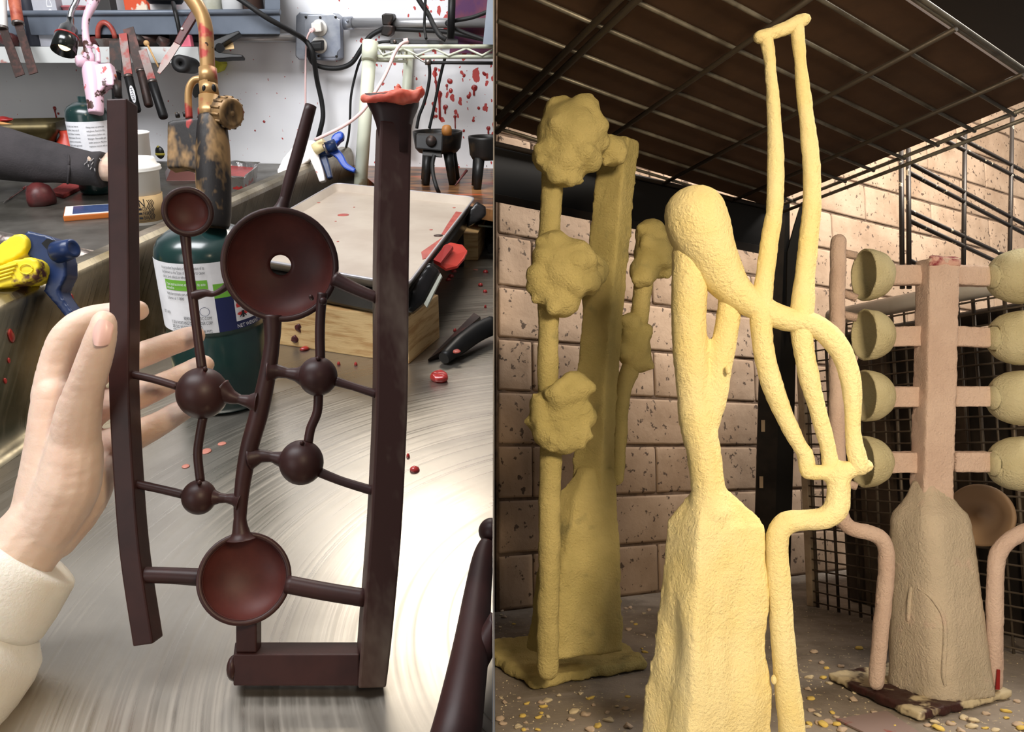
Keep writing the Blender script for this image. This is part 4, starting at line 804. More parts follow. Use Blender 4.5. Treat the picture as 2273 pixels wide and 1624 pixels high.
def ledge_pt(u, d): # d metres behind the front edge
    p = L.px(u, 104, TL); y = la.y+(lb_.y-la.y)*(p.x-la.x)/(lb_.x-la.x)+d; s = y/p.y; return V((u-UC)/FPX*(L.depth(V(0, y, LZ))), y, LZ)
def onledge(name, label, cat, u0, u1, d, h, mat, rnd=True, mat2=None):
    a_, b2 = ledge_pt(u0, d), ledge_pt(u1, d); r_ = abs(b2.x-a_.x)/2; c_ = (a_+b2)/2
    if rnd: mb = MB().lathe(c_, V(0, 0, 1), [(0, 0), (r_*.94, 0), (r_, .004), (r_, h*.8), (r_*.85, h*.88), (r_*.55, h*.92), (r_*.55, h), (0, h)], 24)
    else: mb = MB().box(c_+V(0, 0, h/2), r_*2, r_*1.1, h)
    return solo(name, label, cat, mb, mat, bevel=0 if rnd else .002)
onledge('bottle', 'dark charcoal bottle standing on the white ledge', 'bottle', 64, 96, .09, .16, mk('char_bottle', (44, 46, 56), .4)); cx_ = onledge('carton', 'tall pale carton printed with dark letters on the white ledge', 'carton', 98, 150, .10, .17, mk('pale_carton', (190, 190, 196), .5, c2=(170, 172, 182), sc=10), rnd=False)
ctp = MB(); ap_, bp2 = ledge_pt(98, .10), ledge_pt(150, .10); rr_ = abs(bp2.x-ap_.x)/2; fy = ap_.y-rr_*.55-.0006
ctp.add([V(bp2.x-.028, fy, LZ+.02), V(bp2.x-.006, fy, LZ+.02), V(bp2.x-.006, fy, LZ+.165), V(bp2.x-.028, fy, LZ+.165)], [(0, 1, 2, 3)])
part(cx_, 'dark_panel', ctp, mk('panel_grey', (70, 66, 68), .5)); ct2 = MB(); text_on(ct2, 'PLOD', lambda x, y: V(bp2.x-.010-y, fy-.0005, LZ+.03+x), .018, .075); part(cx_, 'carton_print', ct2, m_label)
ct3 = MB(); ct3.box(V(ap_.x+.020, fy, LZ+.055), .012, .001, .012); part(cx_, 'small_mark', ct3, m_ink)
tb = thing('plastic_tub', 'cloudy pink tub of red wax on the white ledge', 'tub', ledge_pt(190, .12))
p_ = ledge_pt(190, .12); part(tb, 'tub', MB().lathe(p_, V(0, 0, 1), [(0, 0), (.032, 0), (.034, .05), (.035, .085), (.037, .086), (.037, .09), (0, .09)], 28), mk('pink_tub', (176, 100, 104), .35, c2=(130, 44, 48), sc=16, lo=.42, hi=.52))
ds = thing('metal_dish', 'shallow steel dish with a wax loop on the white ledge', 'dish', ledge_pt(240, .04))
p_ = ledge_pt(245, .045); part(ds, 'dish', MB().lathe(p_, V(0, 0, 1), [(0, 0), (.022, 0), (.030, .016), (.032, .017), (.030, .018), (.021, .003), (0, .003)], 28), m_metal)
part(ds, 'wax_loop', MB().tube([p_+V(.020*math.cos(a/12*math.pi)-.005, 0, .018+.034*math.sin(a/12*math.pi)) for a in range(13)], [.006]*13, 8), m_smear)
for u, d, r_, s, lab, mt in ((175, .05, .017, 1, 'brown wax chunk left of the steel dish', m_bladed), (215, .06, .014, 2, 'dark wax scrap behind the steel dish', m_dwax), (285, .07, .018, 3, 'dark wax chunk right of the steel dish', m_bladed), (309, .05, .016, 4, 'brown wax chunk below the gauze lump', m_dark), (22, .05, .02, 5, 'dark wax chunk at the left end of the ledge', m_dwax), (362, .04, .014, 6, 'dark wax stub left of the pink eraser', m_bladed)):
    p_ = ledge_pt(u, d); solo('wax_chunk', lab, 'wax', MB().ball(p_+V(0, 0, r_*.75), (r_*1.3, r_, r_*.8), 14, 9).jit(.007, 50, s), mt)
p_ = ledge_pt(335, .09); solo('gauze_lump', 'crumpled pinkish gauze lump in the dark tin', 'gauze', MB().ball(p_+V(0, 0, .052), (.019, .015, .024), 18, 12).jit(.006, 90, 3), mk('gauze', (190, 140, 130), .8, c2=(120, 70, 64), sc=60))
solo('dark_tin', 'shallow black tin under the gauze lump', 'tin', MB().lathe(p_, V(0, 0, 1), [(0, 0), (.04, 0), (.044, .028), (.045, .028), (.041, .003), (0, .003)], 28), m_dark)
p_ = ledge_pt(416, .03); solo('pink_eraser', 'bright pink eraser stub on the right end of the ledge', 'eraser', MB().hexa([p_+V(-.013, -.01, 0), p_+V(.013, -.01, 0), p_+V(.013, .012, 0), p_+V(-.013, .012, 0)], [p_+V(-.009, -.008, .024), p_+V(.012, -.01, .026), p_+V(.012, .01, .026), p_+V(-.009, .01, .024)]), mk('pink_rubber', (232, 118, 138), .6), bevel=.003)
# hanging scrapers and knives
def scraper(label, tip, mid, end, wb, wh, mb_, mh, t, name='putty_knife', txt=None):
    o = thing(name, label, 'scraper', L.px(end[0], end[1], t))
    part(o, 'blade', pbar([tip, mid], wb, t, 2.5), mb_)
    h_ = part(o, 'handle', MB().tube([L.px(mid[0]+(end[0]-mid[0])*k, mid[1]+(end[1]-mid[1])*k, t) for k in (0, .05, .5, .95, 1)], [x*wh*t/FPX/2 for x in (.75, .95, .95, 1.0, .8)], 12), mh)
    part(o, 'ferrule', MB().tube([L.px(mid[0]-(end[0]-mid[0])*.04, mid[1]-(end[1]-mid[1])*.04, t), L.px(mid[0]+(end[0]-mid[0])*.04, mid[1]+(end[1]-mid[1])*.04, t)], wh*.5*t/FPX, 12), m_metal)
    if txt:
        d_ = V(end[0]-mid[0], end[1]-mid[1], 0).normalized(); n_ = V(-d_.y, d_.x, 0)
        ov = MB().add([L.px(mid[0]+d_.x*(40+20*math.cos(a/20*math.tau))+n_.x*5.5*math.sin(a/20*math.tau), mid[1]+d_.y*(40+20*math.cos(a/20*math.tau))+n_.y*5.5*math.sin(a/20*math.tau), t-wh*.5*t/FPX-.0006) for a in range(20)], [tuple(range(20))]); part(h_, 'maker_badge', ov, m_label)
        tm = MB(); text_on(tm, txt, lambda x, y: L.px(mid[0]+d_.x*(25+x)-n_.x*(y-3), mid[1]+d_.y*(25+x)-n_.y*(y-3), t-wh*.5*t/FPX-.0012), 8, 30); part(h_, 'maker_name', tm, m_ink)
    return o
scraper('putty knife with a black handle marked in an oval on the ledge', (272, 74), (285, 170), (304, 248), 18, 20, m_blade, m_black, 1.735, txt='HYDE')
scraper('putty knife with a burnt dark blade and grimy black handle', (284, 62), (313, 158), (331, 236), 24, 20, m_bladed, m_bladed, 1.74)
scraper('rightmost hanging putty knife with red wax on its blade', (316, 110), (338, 182), (364, 262), 18, 21, m_blade, m_black, 1.73)
scraper('wide black handled scraper hanging behind the pink torch', (255, 90), (257, 160), (261, 232), 26, 22, m_dark, m_black, 1.76)
scraper('leftmost scraper with its pale handle up at the frame edge', (44, 168), (6, 62), (2, -10), [22, 18], 22, m_bladed, m_white, 1.73)
scraper('scraper with an orange waxed handle and dark hanging blade', (74, 163), (40, 52), (30, -12), [20, 18], 26, m_bladed, mk('orange_wax', (190, 106, 80), .5, c2=(150, 60, 46), sc=40), 1.725)
xk = thing('knife', 'knife with a maroon riveted handle leaning across the ledge', 'knife', L.px(352, 160, 1.70))
part(xk, 'blade', pbar([(352, 162), (366, 138), (396, 92)], [7, 17, 15], 1.70, 2.5), m_blade); kh = part(xk, 'handle', pbar([(392, 96), (412, 60), (434, 24)], [15, 18, 18], 1.698, 9), m_dwax, bevel=.002); part(kh, 'rivet', MB().ball(L.px(404, 64, 1.696), .003), m_white)
sk = thing('wooden_skewer', 'thin skewer with a round wooden bead hooked on the ledge', 'skewer', L.px(350, 148, 1.72))
part(sk, 'stick', MB().tube([L.px(326, 96, 1.72), L.px(352, 149, 1.72)], .0022, 8), mk('skewer_wood', (196, 156, 104), .6)); part(sk, 'bead', MB().ball(L.px(325, 96, 1.72), (.0065, .005, .0065)), MATS['skewer_wood'])
mg = thing('black_roller', 'short black rubber roller facing out below the ledge', 'roller', L.px(410, 160, 1.74))
rx = (L.px(400, 143, 1.66)-L.px(430, 148, 1.76)).normalized(); part(mg, 'roller', MB().lathe(L.px(428, 146, 1.76), rx, [(0, 0), (.017, 0), (.018, .03), (.0185, .07), (.0185, .1), (.005, .1), (.0048, .09), (0, .09)], 28), m_rub)
bc = thing('spring_clamp', 'black plastic spring clamp biting the right end of the ledge', 'clamp', L.px(490, 128, 1.75))
part(bc, 'upper_handle', pbar([(462, 104), (482, 94), (505, 82), (531, 70)], [20, 16, 12, 6], 1.74, 20, k=2), m_black, bevel=.002); part(bc, 'lower_handle', pbar([(462, 112), (482, 122), (510, 123), (538, 124)], [20, 16, 9, 6], 1.74, 20, k=2), m_black, bevel=.002)
part(bc, 'pivot', MB().tube([L.px(488, 106, 1.735), L.px(488, 106, 1.765)], .010, 16), m_black); part(bc, 'wood_pad', MB().hexa(*[[L.px(u, v, t) for u, v, t in ((500, 110, d), (520, 108, d), (517, 93, d), (500, 92, d))] for d in (1.76, 1.79)]), m_pine)
solo('sponge', 'small yellow-green sponge under the black clamp', 'sponge', MB().prism([LW(u, v, .002) for u, v in ((480, 130), (500, 129), (506, 142), (500, 156), (482, 163))], NW*.03), mk('sponge_yellow', (196, 196, 70), .9, bump=.6, bsc=300), bevel=.003)
solo('grey_tag', 'grey oval tag hanging on the wall beside the burner pipe', 'tag', MB().prism([LW(u, v, .002) for u, v in ((428, 190), (440, 186), (446, 200), (444, 214), (434, 217), (428, 208))], NW*.004), mk('tag_grey', (96, 98, 98), .6))
# gooseneck lamp
gl = thing('gooseneck_lamp', 'black gooseneck lamp with a chrome neck in front of the ledge', 'lamp', L.px(150, 130, 1.55))
part(gl, 'neck', MB().tube([L.px(u, v, 1.55) for u, v in ((176, -20), (168, 6), (160, 22), (155, 42))], .0058, 12, 4), mk('chrome', (200, 200, 204), .15, 1.0))
la_ = (L.px(138, 128, 1.53)-L.px(158, 42, 1.55)).normalized(); lo = L.px(158, 40, 1.55); k7 = 1.55/FPX
shd = part(gl, 'shade', MB().lathe(lo, la_, [(0, 0), (6*k7, 0), (9*k7, 16*k7), (18*k7, 26*k7), (22*k7, 44*k7), (24*k7, 48*k7), (26*k7, 84*k7), (24*k7, 84*k7), (21*k7, 60*k7), (0, 58*k7)], 28), mk('lamp_black', (18, 20, 18), .2, coat=.5))
part(shd, 'red_ring', MB().lathe(lo, la_, [(24.2*k7, 45*k7), (24.8*k7, 47*k7), (24.2*k7, 49*k7)], 28), MATS['deep_red']); part(gl, 'bulb', MB().ball(lo+la_*66*k7, 14*k7), mk('lamp_glass', (255, 236, 190), .3, emit=((255, 226, 170), 2.5)))
# wire shelf in cream enamel
m_crm = mk('cream_enamel', (214, 218, 198), .4, c2=(168, 132, 70), sc=16, lo=.6, hi=.7)
TS = 1.66
wsf = thing('wire_shelf', 'cream enamelled wire shelf with a rust stained post', 'wire shelf', L.px(802, 408, 1.74))
part(wsf, 'post', MB().tube([L.px(800, 412, 1.73), L.px(822, 98, TS)], .0148, 20), m_crm); part(wsf, 'post_collar', MB().tube([L.px(819, 134, TS), L.px(822, 94, TS)], [.0165, .0175], 20), m_crm)
part(wsf, 'rear_post', MB().tube([L.px(895, 330, 1.93), L.px(908, 108, 1.86)], .0115, 16), m_crm)
zt_ = L.px(950, 103, TS).z; y0_ = L.px(950, 103, TS).y; zb_ = L.px(950, 126, TS).z
def rail(u0, u1, z, y, r=.0042): return MB().tube([V((u0-UC)/FPX*L.depth(V(0, y, z)), y, z), V((u1-UC)/FPX*L.depth(V(0, y, z)), y, z)], r, 8)
part(wsf, 'front_rail', rail(826, 1094.5, zt_, y0_), m_crm); part(wsf, 'front_rail', rail(826, 1094.5, zb_, y0_), m_crm)
zg = [(838, 105), (850, 122), (895, 107), (926, 123), (963, 107), (996, 123), (1035, 107), (1070, 123), (1094, 110)]
part(wsf, 'truss_wire', MB().tube([L.px(u, v, TS+.002) for u, v in zg], .0026, 6), m_crm)
sa, sb = L.px(830, 106, TS), L.px(905, 112, 1.86)
for dz_ in (0, -.025): part(wsf, 'side_rail', MB().tube([sa+V(0, 0, dz_), sb+V(0, 0, dz_)], .0035, 8), m_crm)
part(wsf, 'side_truss', MB().tube([(sa*(1-k/8)+sb*k/8)+V(0, 0, -.025*(k % 2)) for k in range(9)], .0024, 6), m_crm)
for k in range(7):
    y = y0_+.03+k*.035; z = zt_+.001; part(wsf, 'deck_wire', rail(836+k*7, 1094.5, z, y, .0022), m_crm)
ad = thing('power_adapter', 'slim black power adapter lying on the wire shelf', 'adapter', L.px(940, 98, TS+.02))
part(ad, 'body', MB().hexa(*[[L.px(u, v, t) for u, v, t in ((866, 98, TS+.005), (1018, 98, TS+.005), (1016, 95, TS+.05), (868, 95, TS+.05))], [L.px(u, v, t) for u, v, t in ((866, 86, TS+.005), (1018, 90, TS+.005), (1016, 86, TS+.05), (868, 84, TS+.05))]]), m_black, bevel=.002)
part(ad, 'lead', MB().tube([L.px(866, 92, TS+.01), L.px(848, 93, TS+.01), L.px(835, 96, TS+.02)], .003, 8, 3), m_rub); part(ad, 'pink_plug', MB().tube([L.px(896, 92, TS-.002), L.px(906, 90, TS-.002)], .006, 10), m_pc); part(ad, 'jack', MB().ball(L.px(876, 92, TS+.003), .004), m_metal)
cdg = thing('bungee_cord', 'braided black cord hooked under the wire shelf with a steel spring hook', 'cord', L.px(950, 142, TS))
part(cdg, 'cord', MB().tube([L.px(952, 139, TS), L.px(1000, 139, TS), L.px(1094, 140, TS)], .0035, 8), m_rub); part(cdg, 'hook', MB().tube([L.px(918, 122, TS), L.px(936, 134, TS), L.px(945, 138, TS)], .002, 8, 3), m_metal); part(cdg, 'spring', MB().tube([L.px(944, 137, TS), L.px(957, 138, TS)], .0065, 12), m_metal)
solo('black_pole', 'black upright pole standing behind the wire shelf', 'pole', MB().tube([LW(1000, 100, .12), LW(1004, -30, .12)], .0085, 12), m_black)
solo('monitor_edge', 'dark grey screen back at the far right of the wire shelf', 'screen', MB().hexa(*[[L.px(u, v, t) for u, v, t in ((1072, 98, 1.60), (1094.5, 99, 1.60), (1094.5, 97, 1.64), (1074, 97, 1.64))], [L.px(u, v, t) for u, v, t in ((1084, -20, 1.60), (1094.5, -20, 1.60), (1094.5, -20, 1.64), (1085, -20, 1.64))]]), m_grey)
solo('purple_sheet', 'dark purple sheet pinned on the wall above the wire shelf', 'sheet', MB().prism([LW(u, v, .004) for u, v in ((1008, -20), (1093, -20), (1093, 118), (998, 118))], NW*.002), mk('purple', (84, 44, 84), .7, c2=(120, 60, 70), sc=14))
# pots on the plywood
m_pot = mk('pot_black', (30, 29, 28), .4, .3, c2=(66, 54, 40), sc=22, lo=.52, hi=.66)
def pot(label, u, v, t, r, h, legs=True, n='electric_pot'):
    c_ = L.px(u, v, t); o = thing(n, label, 'pot', V(c_.x, c_.y, .10))
    part(o, 'pot', MB().lathe(c_, V(0, 0, 1), [(0, -h), (r*.78, -h), (r*.92, -h*.8), (r, -h*.1), (r, 0), (r-.004, 0), (r-.006, -h*.1), (r*.86, -h*.8), (0, -h*.88)], 36), m_pot, clip=-1)
    for a_ in (.6, 2.4, 4.1, 5.5):
        d_ = V(math.cos(a_), math.sin(a_), 0)
        if (c_+d_*r*.9).x < -.012: part(o, 'leg', MB().tube([c_+d_*r*.6+V(0, 0, -h*.9), V(c_.x+d_.x*r*.85, c_.y+d_.y*r*.85, .101)], [.012, .009], 10), m_pot)
    return o, c_
p1, c1p = pot('black electric pot with a clear control box on the plywood', 985-14, 291, 1.72, .056, .045)
part(p1, 'wooden_knob', MB().lathe(L.px(992, 300, 1.62), V(0, 0, 1), [(0, 0), (.010, 0), (.0115, .010), (.009, .018), (.005, .021), (0, .0215)], 18), mk('knob_wood', (150, 98, 44), .5))
cb_ = part(p1, 'control_box', MB().hexa(*[[L.px(u, v, t) for u, v, t in ((924, 330, 1.60), (982, 336, 1.60), (980, 334, 1.64), (926, 328, 1.64))], [L.px(u, v, t) for u, v, t in ((924, 298, 1.60), (984, 298, 1.60), (980, 296, 1.64), (926, 296, 1.64))]]), m_black, bevel=.003)
part(cb_, 'dial', MB().lathe(L.px(957, 313, 1.598), V(0, -1, .3), [(0, 0), (.0115, 0), (.0105, .006), (0, .006)], 24), m_dark)
bm_ = MB(); bm_.hexa(*[[L.px(u, v, t) for u, v, t in ((938, 346, 1.61), (982, 350, 1.61), (980, 348, 1.65), (940, 344, 1.65))], [L.px(u, v, t) for u, v, t in ((938, 332, 1.61), (980, 336, 1.61), (980, 334, 1.65), (940, 332, 1.65))]]); part(p1, 'probe_block', bm_, m_pot, bevel=.002)
part(p1, 'cord', MB().tube([L.px(u, v, t) for u, v, t in ((964, 344, 1.60), (960, 365, 1.60), (962, 390, 1.59), (970, 418, 1.585), (974, 426, 1.60))], .0042, 8, 4), m_rub)
p2, c2p = pot('grey-brown electric pot cut off by the right end of the bench', 1078, 302, 1.66, .038, .048)
part(p2, 'drip_stick', MB().tube([L.px(1036, 378, 1.58), L.px(1010, 412, 1.56)], [.003, .0012], 8), m_dwax)
solo('black_cord_pile', 'tangled black cord behind the wood block at the bench edge', 'cord', MB().tube([L.z(u, v, z) for u, v, z in ((1040, 520, .03), (1062, 500, .05), (1085, 492, .03), (1092, 510, .02), (1075, 528, .012), (1088, 540, .01), (1093, 552, .01))], .010, 10, 4), m_rub, clip=-1)
for i, (a_, b2) in enumerate((((1068, 462), (1093, 474)), ((1070, 478), (1093, 470)), ((1062, 500), (1093, 503)))): solo('white_wire', ['thin pale wire under the plywood edge, topmost of three', 'thin pale wire under the plywood edge, middle of three', 'thin pale wire under the plywood edge, lowest of three'][i], 'wire', MB().tube([L.z(*a_, .06), L.z(*b2, .06)], .0022, 6), mk('pale_wire%d' % i, (176, 192, 182), .5), clip=-1)
# splashes on the wall
WALL = bpy.data.objects['wall_back']
for i, (u, v, s, dr) in enumerate(((966, 153, 8, 26), (968, 182, 7, 20), (975, 205, 12, 55), (962, 230, 7, 30), (998, 180, 9, 0), (992, 190, 6, 8), (1030, 168, 7, 0), (1075, 163, 8, 0), (1052, 195, 11, 14), (1000, 200, 9, 0), (1040, 215, 7, 0), (988, 238, 9, 12), (968, 258, 6, 0), (1010, 258, 6, 25), (1062, 240, 6, 0), (1084, 285, 9, 10), (1030, 290, 5, 0), (1050, 268, 5, 0), (121, 240, 7, 22), (178, 252, 6, 12), (141, 268, 5, 0), (130, 252, 4, 0), (143, 300, 8, 25), (586, 270, 5, 0), (566, 290, 3, 0))):
    p = LW(u, v, .0004); r_ = s*L.depth(p)/FPX*.62; mbx = MB().lathe(p, NW, [(r_, 0), (r_*.8, .0012), (0, .002)], 12).jit(r_*.5, 70, i)
    if dr: mbx.tube([p+NW*.0008, p-V(0, 0, dr*L.depth(p)/FPX*.5)+NW*.0008, p-V(0, 0, dr*L.depth(p)/FPX)+NW*.0008], [r_*.55, r_*.32, r_*.38], 8, 1, 'round')
    part(WALL, 'wax_splash', mbx, m_redwax)
# drips on the bench
drops = [(412, 1035, 9, 0), (457, 1001, 12, 0), (493, 984, 9, 0), (920, 1043, 11, 1), (676, 776, 10, 1), (1007, 602, 7, 1), (1001, 614, 7, 1), (995, 622, 6, 1), (1013, 594, 6, 1), (1056, 598, 6, 0), (1078, 604, 6, 1), (1067, 634, 6, 1), (1077, 648, 5, 1), (1092, 590, 5, 1), (946, 694, 5, 1), (1077, 682, 3, 1), (60, 690, 4, 1), (906, 1014, 4, 1), (866, 998, 3, 1), (5, 975, 8, 1), (12, 958, 6, 1), (960, 757, 4, 1), (1010, 735, 4, 1), (752, 809, 4, 1), (790, 810, 4, 1)]
m_pale = mk('thin_wax', (188, 122, 106), .4); gname = 'wax drips on the steel bench'
for i, (u, v, s, k) in enumerate(drops):
    p = L.z(u, v, .0004)
    if p.x > -.006 or (p-S0).dot(SN) < .028: continue
    r_ = s*L.depth(p)/FPX
    solo('wax_drip', ('raised glossy drip of red wax on the steel bench right of the griddle' if u > 935 else 'raised glossy drip of red wax on the bench in front of the pine board' if v > 700 else 'raised dark red drip on the bench at the left edge') if k else 'flat pale pink wax spot on the open steel bench', 'wax drip', MB().lathe(p, V(0, 0, 1), [(r_, 0), (r_*.85, .0006+k*.002), (r_*.4, .0008+k*.0035), (0, .0008+k*.004)], 14).jit(r_*.25, 60, i), m_redwax if k else m_pale, group=gname if k else 'pale wax spots on the steel bench')
rw = MB().ball(L.z(975, 836, .006), (.012, .01, .007)).jit(.005, 90, 4); solo('wax_scrap', 'ragged translucent red wax scrap near the trowel tip', 'wax', rw, m_redwax)
for i, (u, v, s) in enumerate(((26, 745, 15), (20, 800, 6), (12, 845, 6), (160, 660, 8), (85, 560+100, 5))):
    p = L.pl(u, v, S0+SN*.0008, SN); r_ = s*L.depth(p)/FPX
    if .03 < p.z < .13: part(spl, 'wax_splash', MB().lathe(p, SN, [(r_, 0), (r_*.7, .001), (0, .0013)], 14, squash=(.7, 1.2), xdir=SD).jit(r_*.2, 80, i), m_redwax)
# ================================================================== RIGHT HALF: shell-coated sculptures in a drying rack bay
FR_ = V(0, math.cos(PITCH_R), -math.sin(PITCH_R))
A_ = V(1.405, 1, 0).normalized(); B_ = V(-.434, 1, 0).normalized(); Z_ = V(0, 0, 1)
m_brick = mk('painted_brick', (172, 148, 126), .8, c2=(146, 122, 100), sc=9, lo=.4, hi=.65, c3=(84, 68, 56), sc3=100, lo3=.61, hi3=.65, bump=.9, bsc=45, rand=True)
m_mort = mk('mortar', (110, 90, 74), .95, c2=(80, 64, 52), sc=40, bump=.6, bsc=90)
m_sfloor = mk('dusty_shelf_floor', (158, 148, 138), .95, c2=(124, 115, 106), sc=16, c3=(190, 176, 150), sc3=160, lo3=.64, hi3=.68, bump=.5, bsc=250)
m_rod = mk('rack_rod', (138, 134, 122), .42, .4, c2=(96, 90, 80), sc=30)
m_rodb = mk('rack_bar', (74, 66, 56), .5, .4)
m_plyd = mk('dark_plywood', (88, 64, 46), .85, c2=(80, 58, 42), sc=30)
m_blk = mk('black_iron', (16, 14, 13), .55, .3); m_brn = mk('brown_iron', (46, 38, 32), .6, .3, c2=(30, 25, 22), sc=30)
structure('floor_shelf', MB().box((.66, .85, -.015), 1.318, 1.9, .03), m_sfloor, 'dusty grey shelf floor scattered with dried slurry crumbs', R)
# brick wall
WD = V(math.cos(math.radians(30)), .5, 0); WNm = V(.5, -WD.x, 0); W0 = V(.091, 1.034, 0)
wb = thing('wall_right', 'old brick wall thickly painted off-white behind the rack', None, W0, R, kind='structure')
s0, s1 = -.1015, 1.55
bkm = MB(); bkm.hexa([W0+WD*s0+WNm*.0006, W0+WD*s1+WNm*.0006, W0+WD*s1-WNm*.05, W0+WD*s0-WNm*.05], [p+Z_*1.25 for p in (W0+WD*s0+WNm*.0006, W0+WD*s1+WNm*.0006, W0+WD*s1-WNm*.05, W0+WD*s0-WNm*.05)])
part(wb, 'mortar', bkm, m_mort, clip=1)
BL, BH, MO = .210, .0655, .0035
proto = []
for k in range(4):
    g = MB(); nx_, nz_ = 9, 5; vs_ = []; XS = [-BL/2, -BL/2+.0035]+[-BL/2+.0035+(BL-.007)*q_/7 for q_ in range(1, 7)]+[BL/2-.0035, BL/2]; ZS = [-BH/2, -BH/2+.0035, -BH/6, BH/6, BH/2-.0035, BH/2]
    for j in range(nz_+1):
        for i in range(nx_+1):
            x, z = XS[i], ZS[j]; edge = (i in (0, nx_)) + (j in (0, nz_))
            d = .0026-(.0008*edge)+.0015*noise.noise(V(x*30, z*40, k*9.0))+.0008*noise.noise(V(x*90, z*120, k*5.0)); vs_.append(WD*x*(1-.004*edge)+Z_*z*(1-.01*edge)+WNm*d)
    n1 = nx_+1; f = [(j*n1+i, j*n1+i+1, (j+1)*n1+i+1, (j+1)*n1+i) for j in range(nz_) for i in range(nx_)]
    ring_ = [i for i in range(n1)]+[j*n1+nx_ for j in range(1, nz_+1)]+[nz_*n1+i for i in range(nx_-1, -1, -1)]+[j*n1 for j in range(nz_-1, 0, -1)]
    b0 = len(vs_); vs_ += [vs_[i]-WNm*(vs_[i].dot(WNm)+.004) for i in ring_]
    f += [(ring_[i], b0+i, b0+(i+1) % len(ring_), ring_[(i+1) % len(ring_)]) for i in range(len(ring_))]
    g.add(vs_, f, True); proto.append(mesh_of(g, V(0, 0, 0), m_brick, name='brick'))
for r_ in range(18):
    z = (BH+MO)*r_+BH/2+.002; s = s0+.003-(.06 if r_ % 2 else .16); c_ = 0
    while s < s1-.02:
        e = min(s+BL, s1); b0 = max(s, s0+.003)
        if e-b0 > .02:
            o = bpy.data.objects.new('brick', proto[(r_*5+c_*3) % 4]); COL.objects.link(o); o.parent = wb
            o.matrix_parent_inverse.identity(); mid_ = WD*((b0+e)/2)+Z_*z; kx = (e-b0)/BL
            o.location = mid_; rot = Matrix([(WD.x, -WD.y, 0), (WD.y, WD.x, 0), (0, 0, 1)]).to_4x4()
            if kx < .999:
                me = proto[0].copy(); me.transform(rot @ Matrix.Diagonal((kx, 1, 1, 1)) @ rot.inverted()); o.data = me
        s += BL+.0018; c_ += 1
# ---- overhead wire rack
RZ = .52
def rp(u, v): return R.z(u, v, RZ)
rk = thing('wire_rack', 'dark wire rack overhead carrying a plywood sheet', 'rack', R.z(1750, 440, RZ), R)
ea, eb = rp(2197, 303), rp(1761, 441); org = eb
def ab(p): # coordinates of p along A_ and B_ from org
    d = p-org; det = A_.x*B_.y-A_.y*B_.x; return (d.x*B_.y-d.y*B_.x)/det, (A_.x*d.y-A_.y*d.x)/det
def fromab(a, b, z=0): return org+A_*a+B_*b+Z_*z
stepb = ab(ea)[1]/6
a_l = -1.3
nearb = ab(rp(2130, 48))[1]
nr = int(nearb/stepb)+1
def clipA(b, a0, a1, z):   # keep x > .002
    p, q = fromab(a0, b, z), fromab(a1, b, z)
    if p.x < .003: p = p+(q-p)*((.003-p.x)/(q.x-p.x))
    return p, q
for i in range(-1, nr+1):
    b = i*stepb if i < nr else nearb
    p, q = clipA(b, a_l, .004, -.003); part(rk, 'rod', MB().tube([p, q], .0018, 8), m_rod)
bars = [ab(rp(1245, 105))[0], ab(rp(1502, 184))[0], ab(rp(1964, 127))[0], ab(rp(2042, 247))[0], 0]
for i, a in enumerate(bars):
    for dz_, da in (((-.0075, 0), (-.0075, .012)) if i == 0 else ((-.0075, 0),) if i < 4 else ((-.002, 0), (-.010, .004))):
        p, q = fromab(a+da, nearb, dz_), fromab(a+da, -stepb*1.1, dz_)
        if q.x < .003: q = p+(q-p)*((.003-p.x)/(q.x-p.x))
        part(rk, 'cross_bar', MB().tube([p, q], .0022 if i else .0028, 8), m_rodb if i < 4 else m_rod)
# plywood on the rack
pa_ = [ab(rp(1835, 402))[0]-.004, 0]
pw = MB(); an = -.012; P4 = [fromab(an, nearb+.01), fromab(an, -.95*stepb), None, None]
far = fromab(a_l, -.95*stepb); far = P4[1]+(far-P4[1])*((P4[1].x-.003)/(P4[1].x-far.x)); nea = fromab(a_l, nearb+.01); nea = P4[0]+(nea-P4[0])*((P4[0].x-.003)/(P4[0].x-nea.x))
pw.hexa([p+Z_*.0002 for p in (P4[0], P4[1], far, nea)], [p+Z_*.012 for p in (P4[0], P4[1], far, nea)])
solo('plywood_sheet', 'dark brown plywood sheet lying on the overhead rack', 'plywood', pw, m_plyd, R)
# things stacked higher up
us = MB(); q4 = [R.z(u, v, .66) for u, v in ((2300, 232), (2650, 110), (2650, -120), (1850, -120), (2010, 140))]
us.prism(q4, Z_*.015); solo('upper_shelf_board', 'black board of the next shelf up, at the top corner', 'shelf', us, m_blk, R)
# ---- black beam and slotted upright
bmx = thing('steel_beam', 'black angle iron beam along the back of the rack', 'beam', R.px(1100, 450, .8), R)
def hpx(l): return [R.px(u, v, t) for u, v, t in l]
part(bmx, 'web', MB().hexa(hpx([(1090, 436, .80), (1712, 556, 1.0), (1712, 553, 1.02), (1090, 432, .82)]), hpx([(1090, 318, .80), (1712, 462, 1.0), (1712, 466, 1.02), (1090, 322, .82)])), m_blk, clip=1)
part(bmx, 'lower_flange', MB().hexa(hpx([(1090, 446, .795), (1712, 568, .995), (1712, 566, 1.03), (1090, 442, .83)]), hpx([(1090, 428, .795), (1712, 550, .995), (1712, 548, 1.03), (1090, 424, .83)])), m_brn, clip=1)
part(bmx, 'upper_lip', MB().tube([R.px(1098, 319, .797), R.px(1712, 462, .997)], .003, 8), m_brn, clip=1)
up = thing('slotted_upright', 'dark slotted steel upright at the back corner of the bay', 'upright', R.z(1700, 1328, 0), R)
fl = R.z(1700, 1328, 0); tU = R.depth(fl)
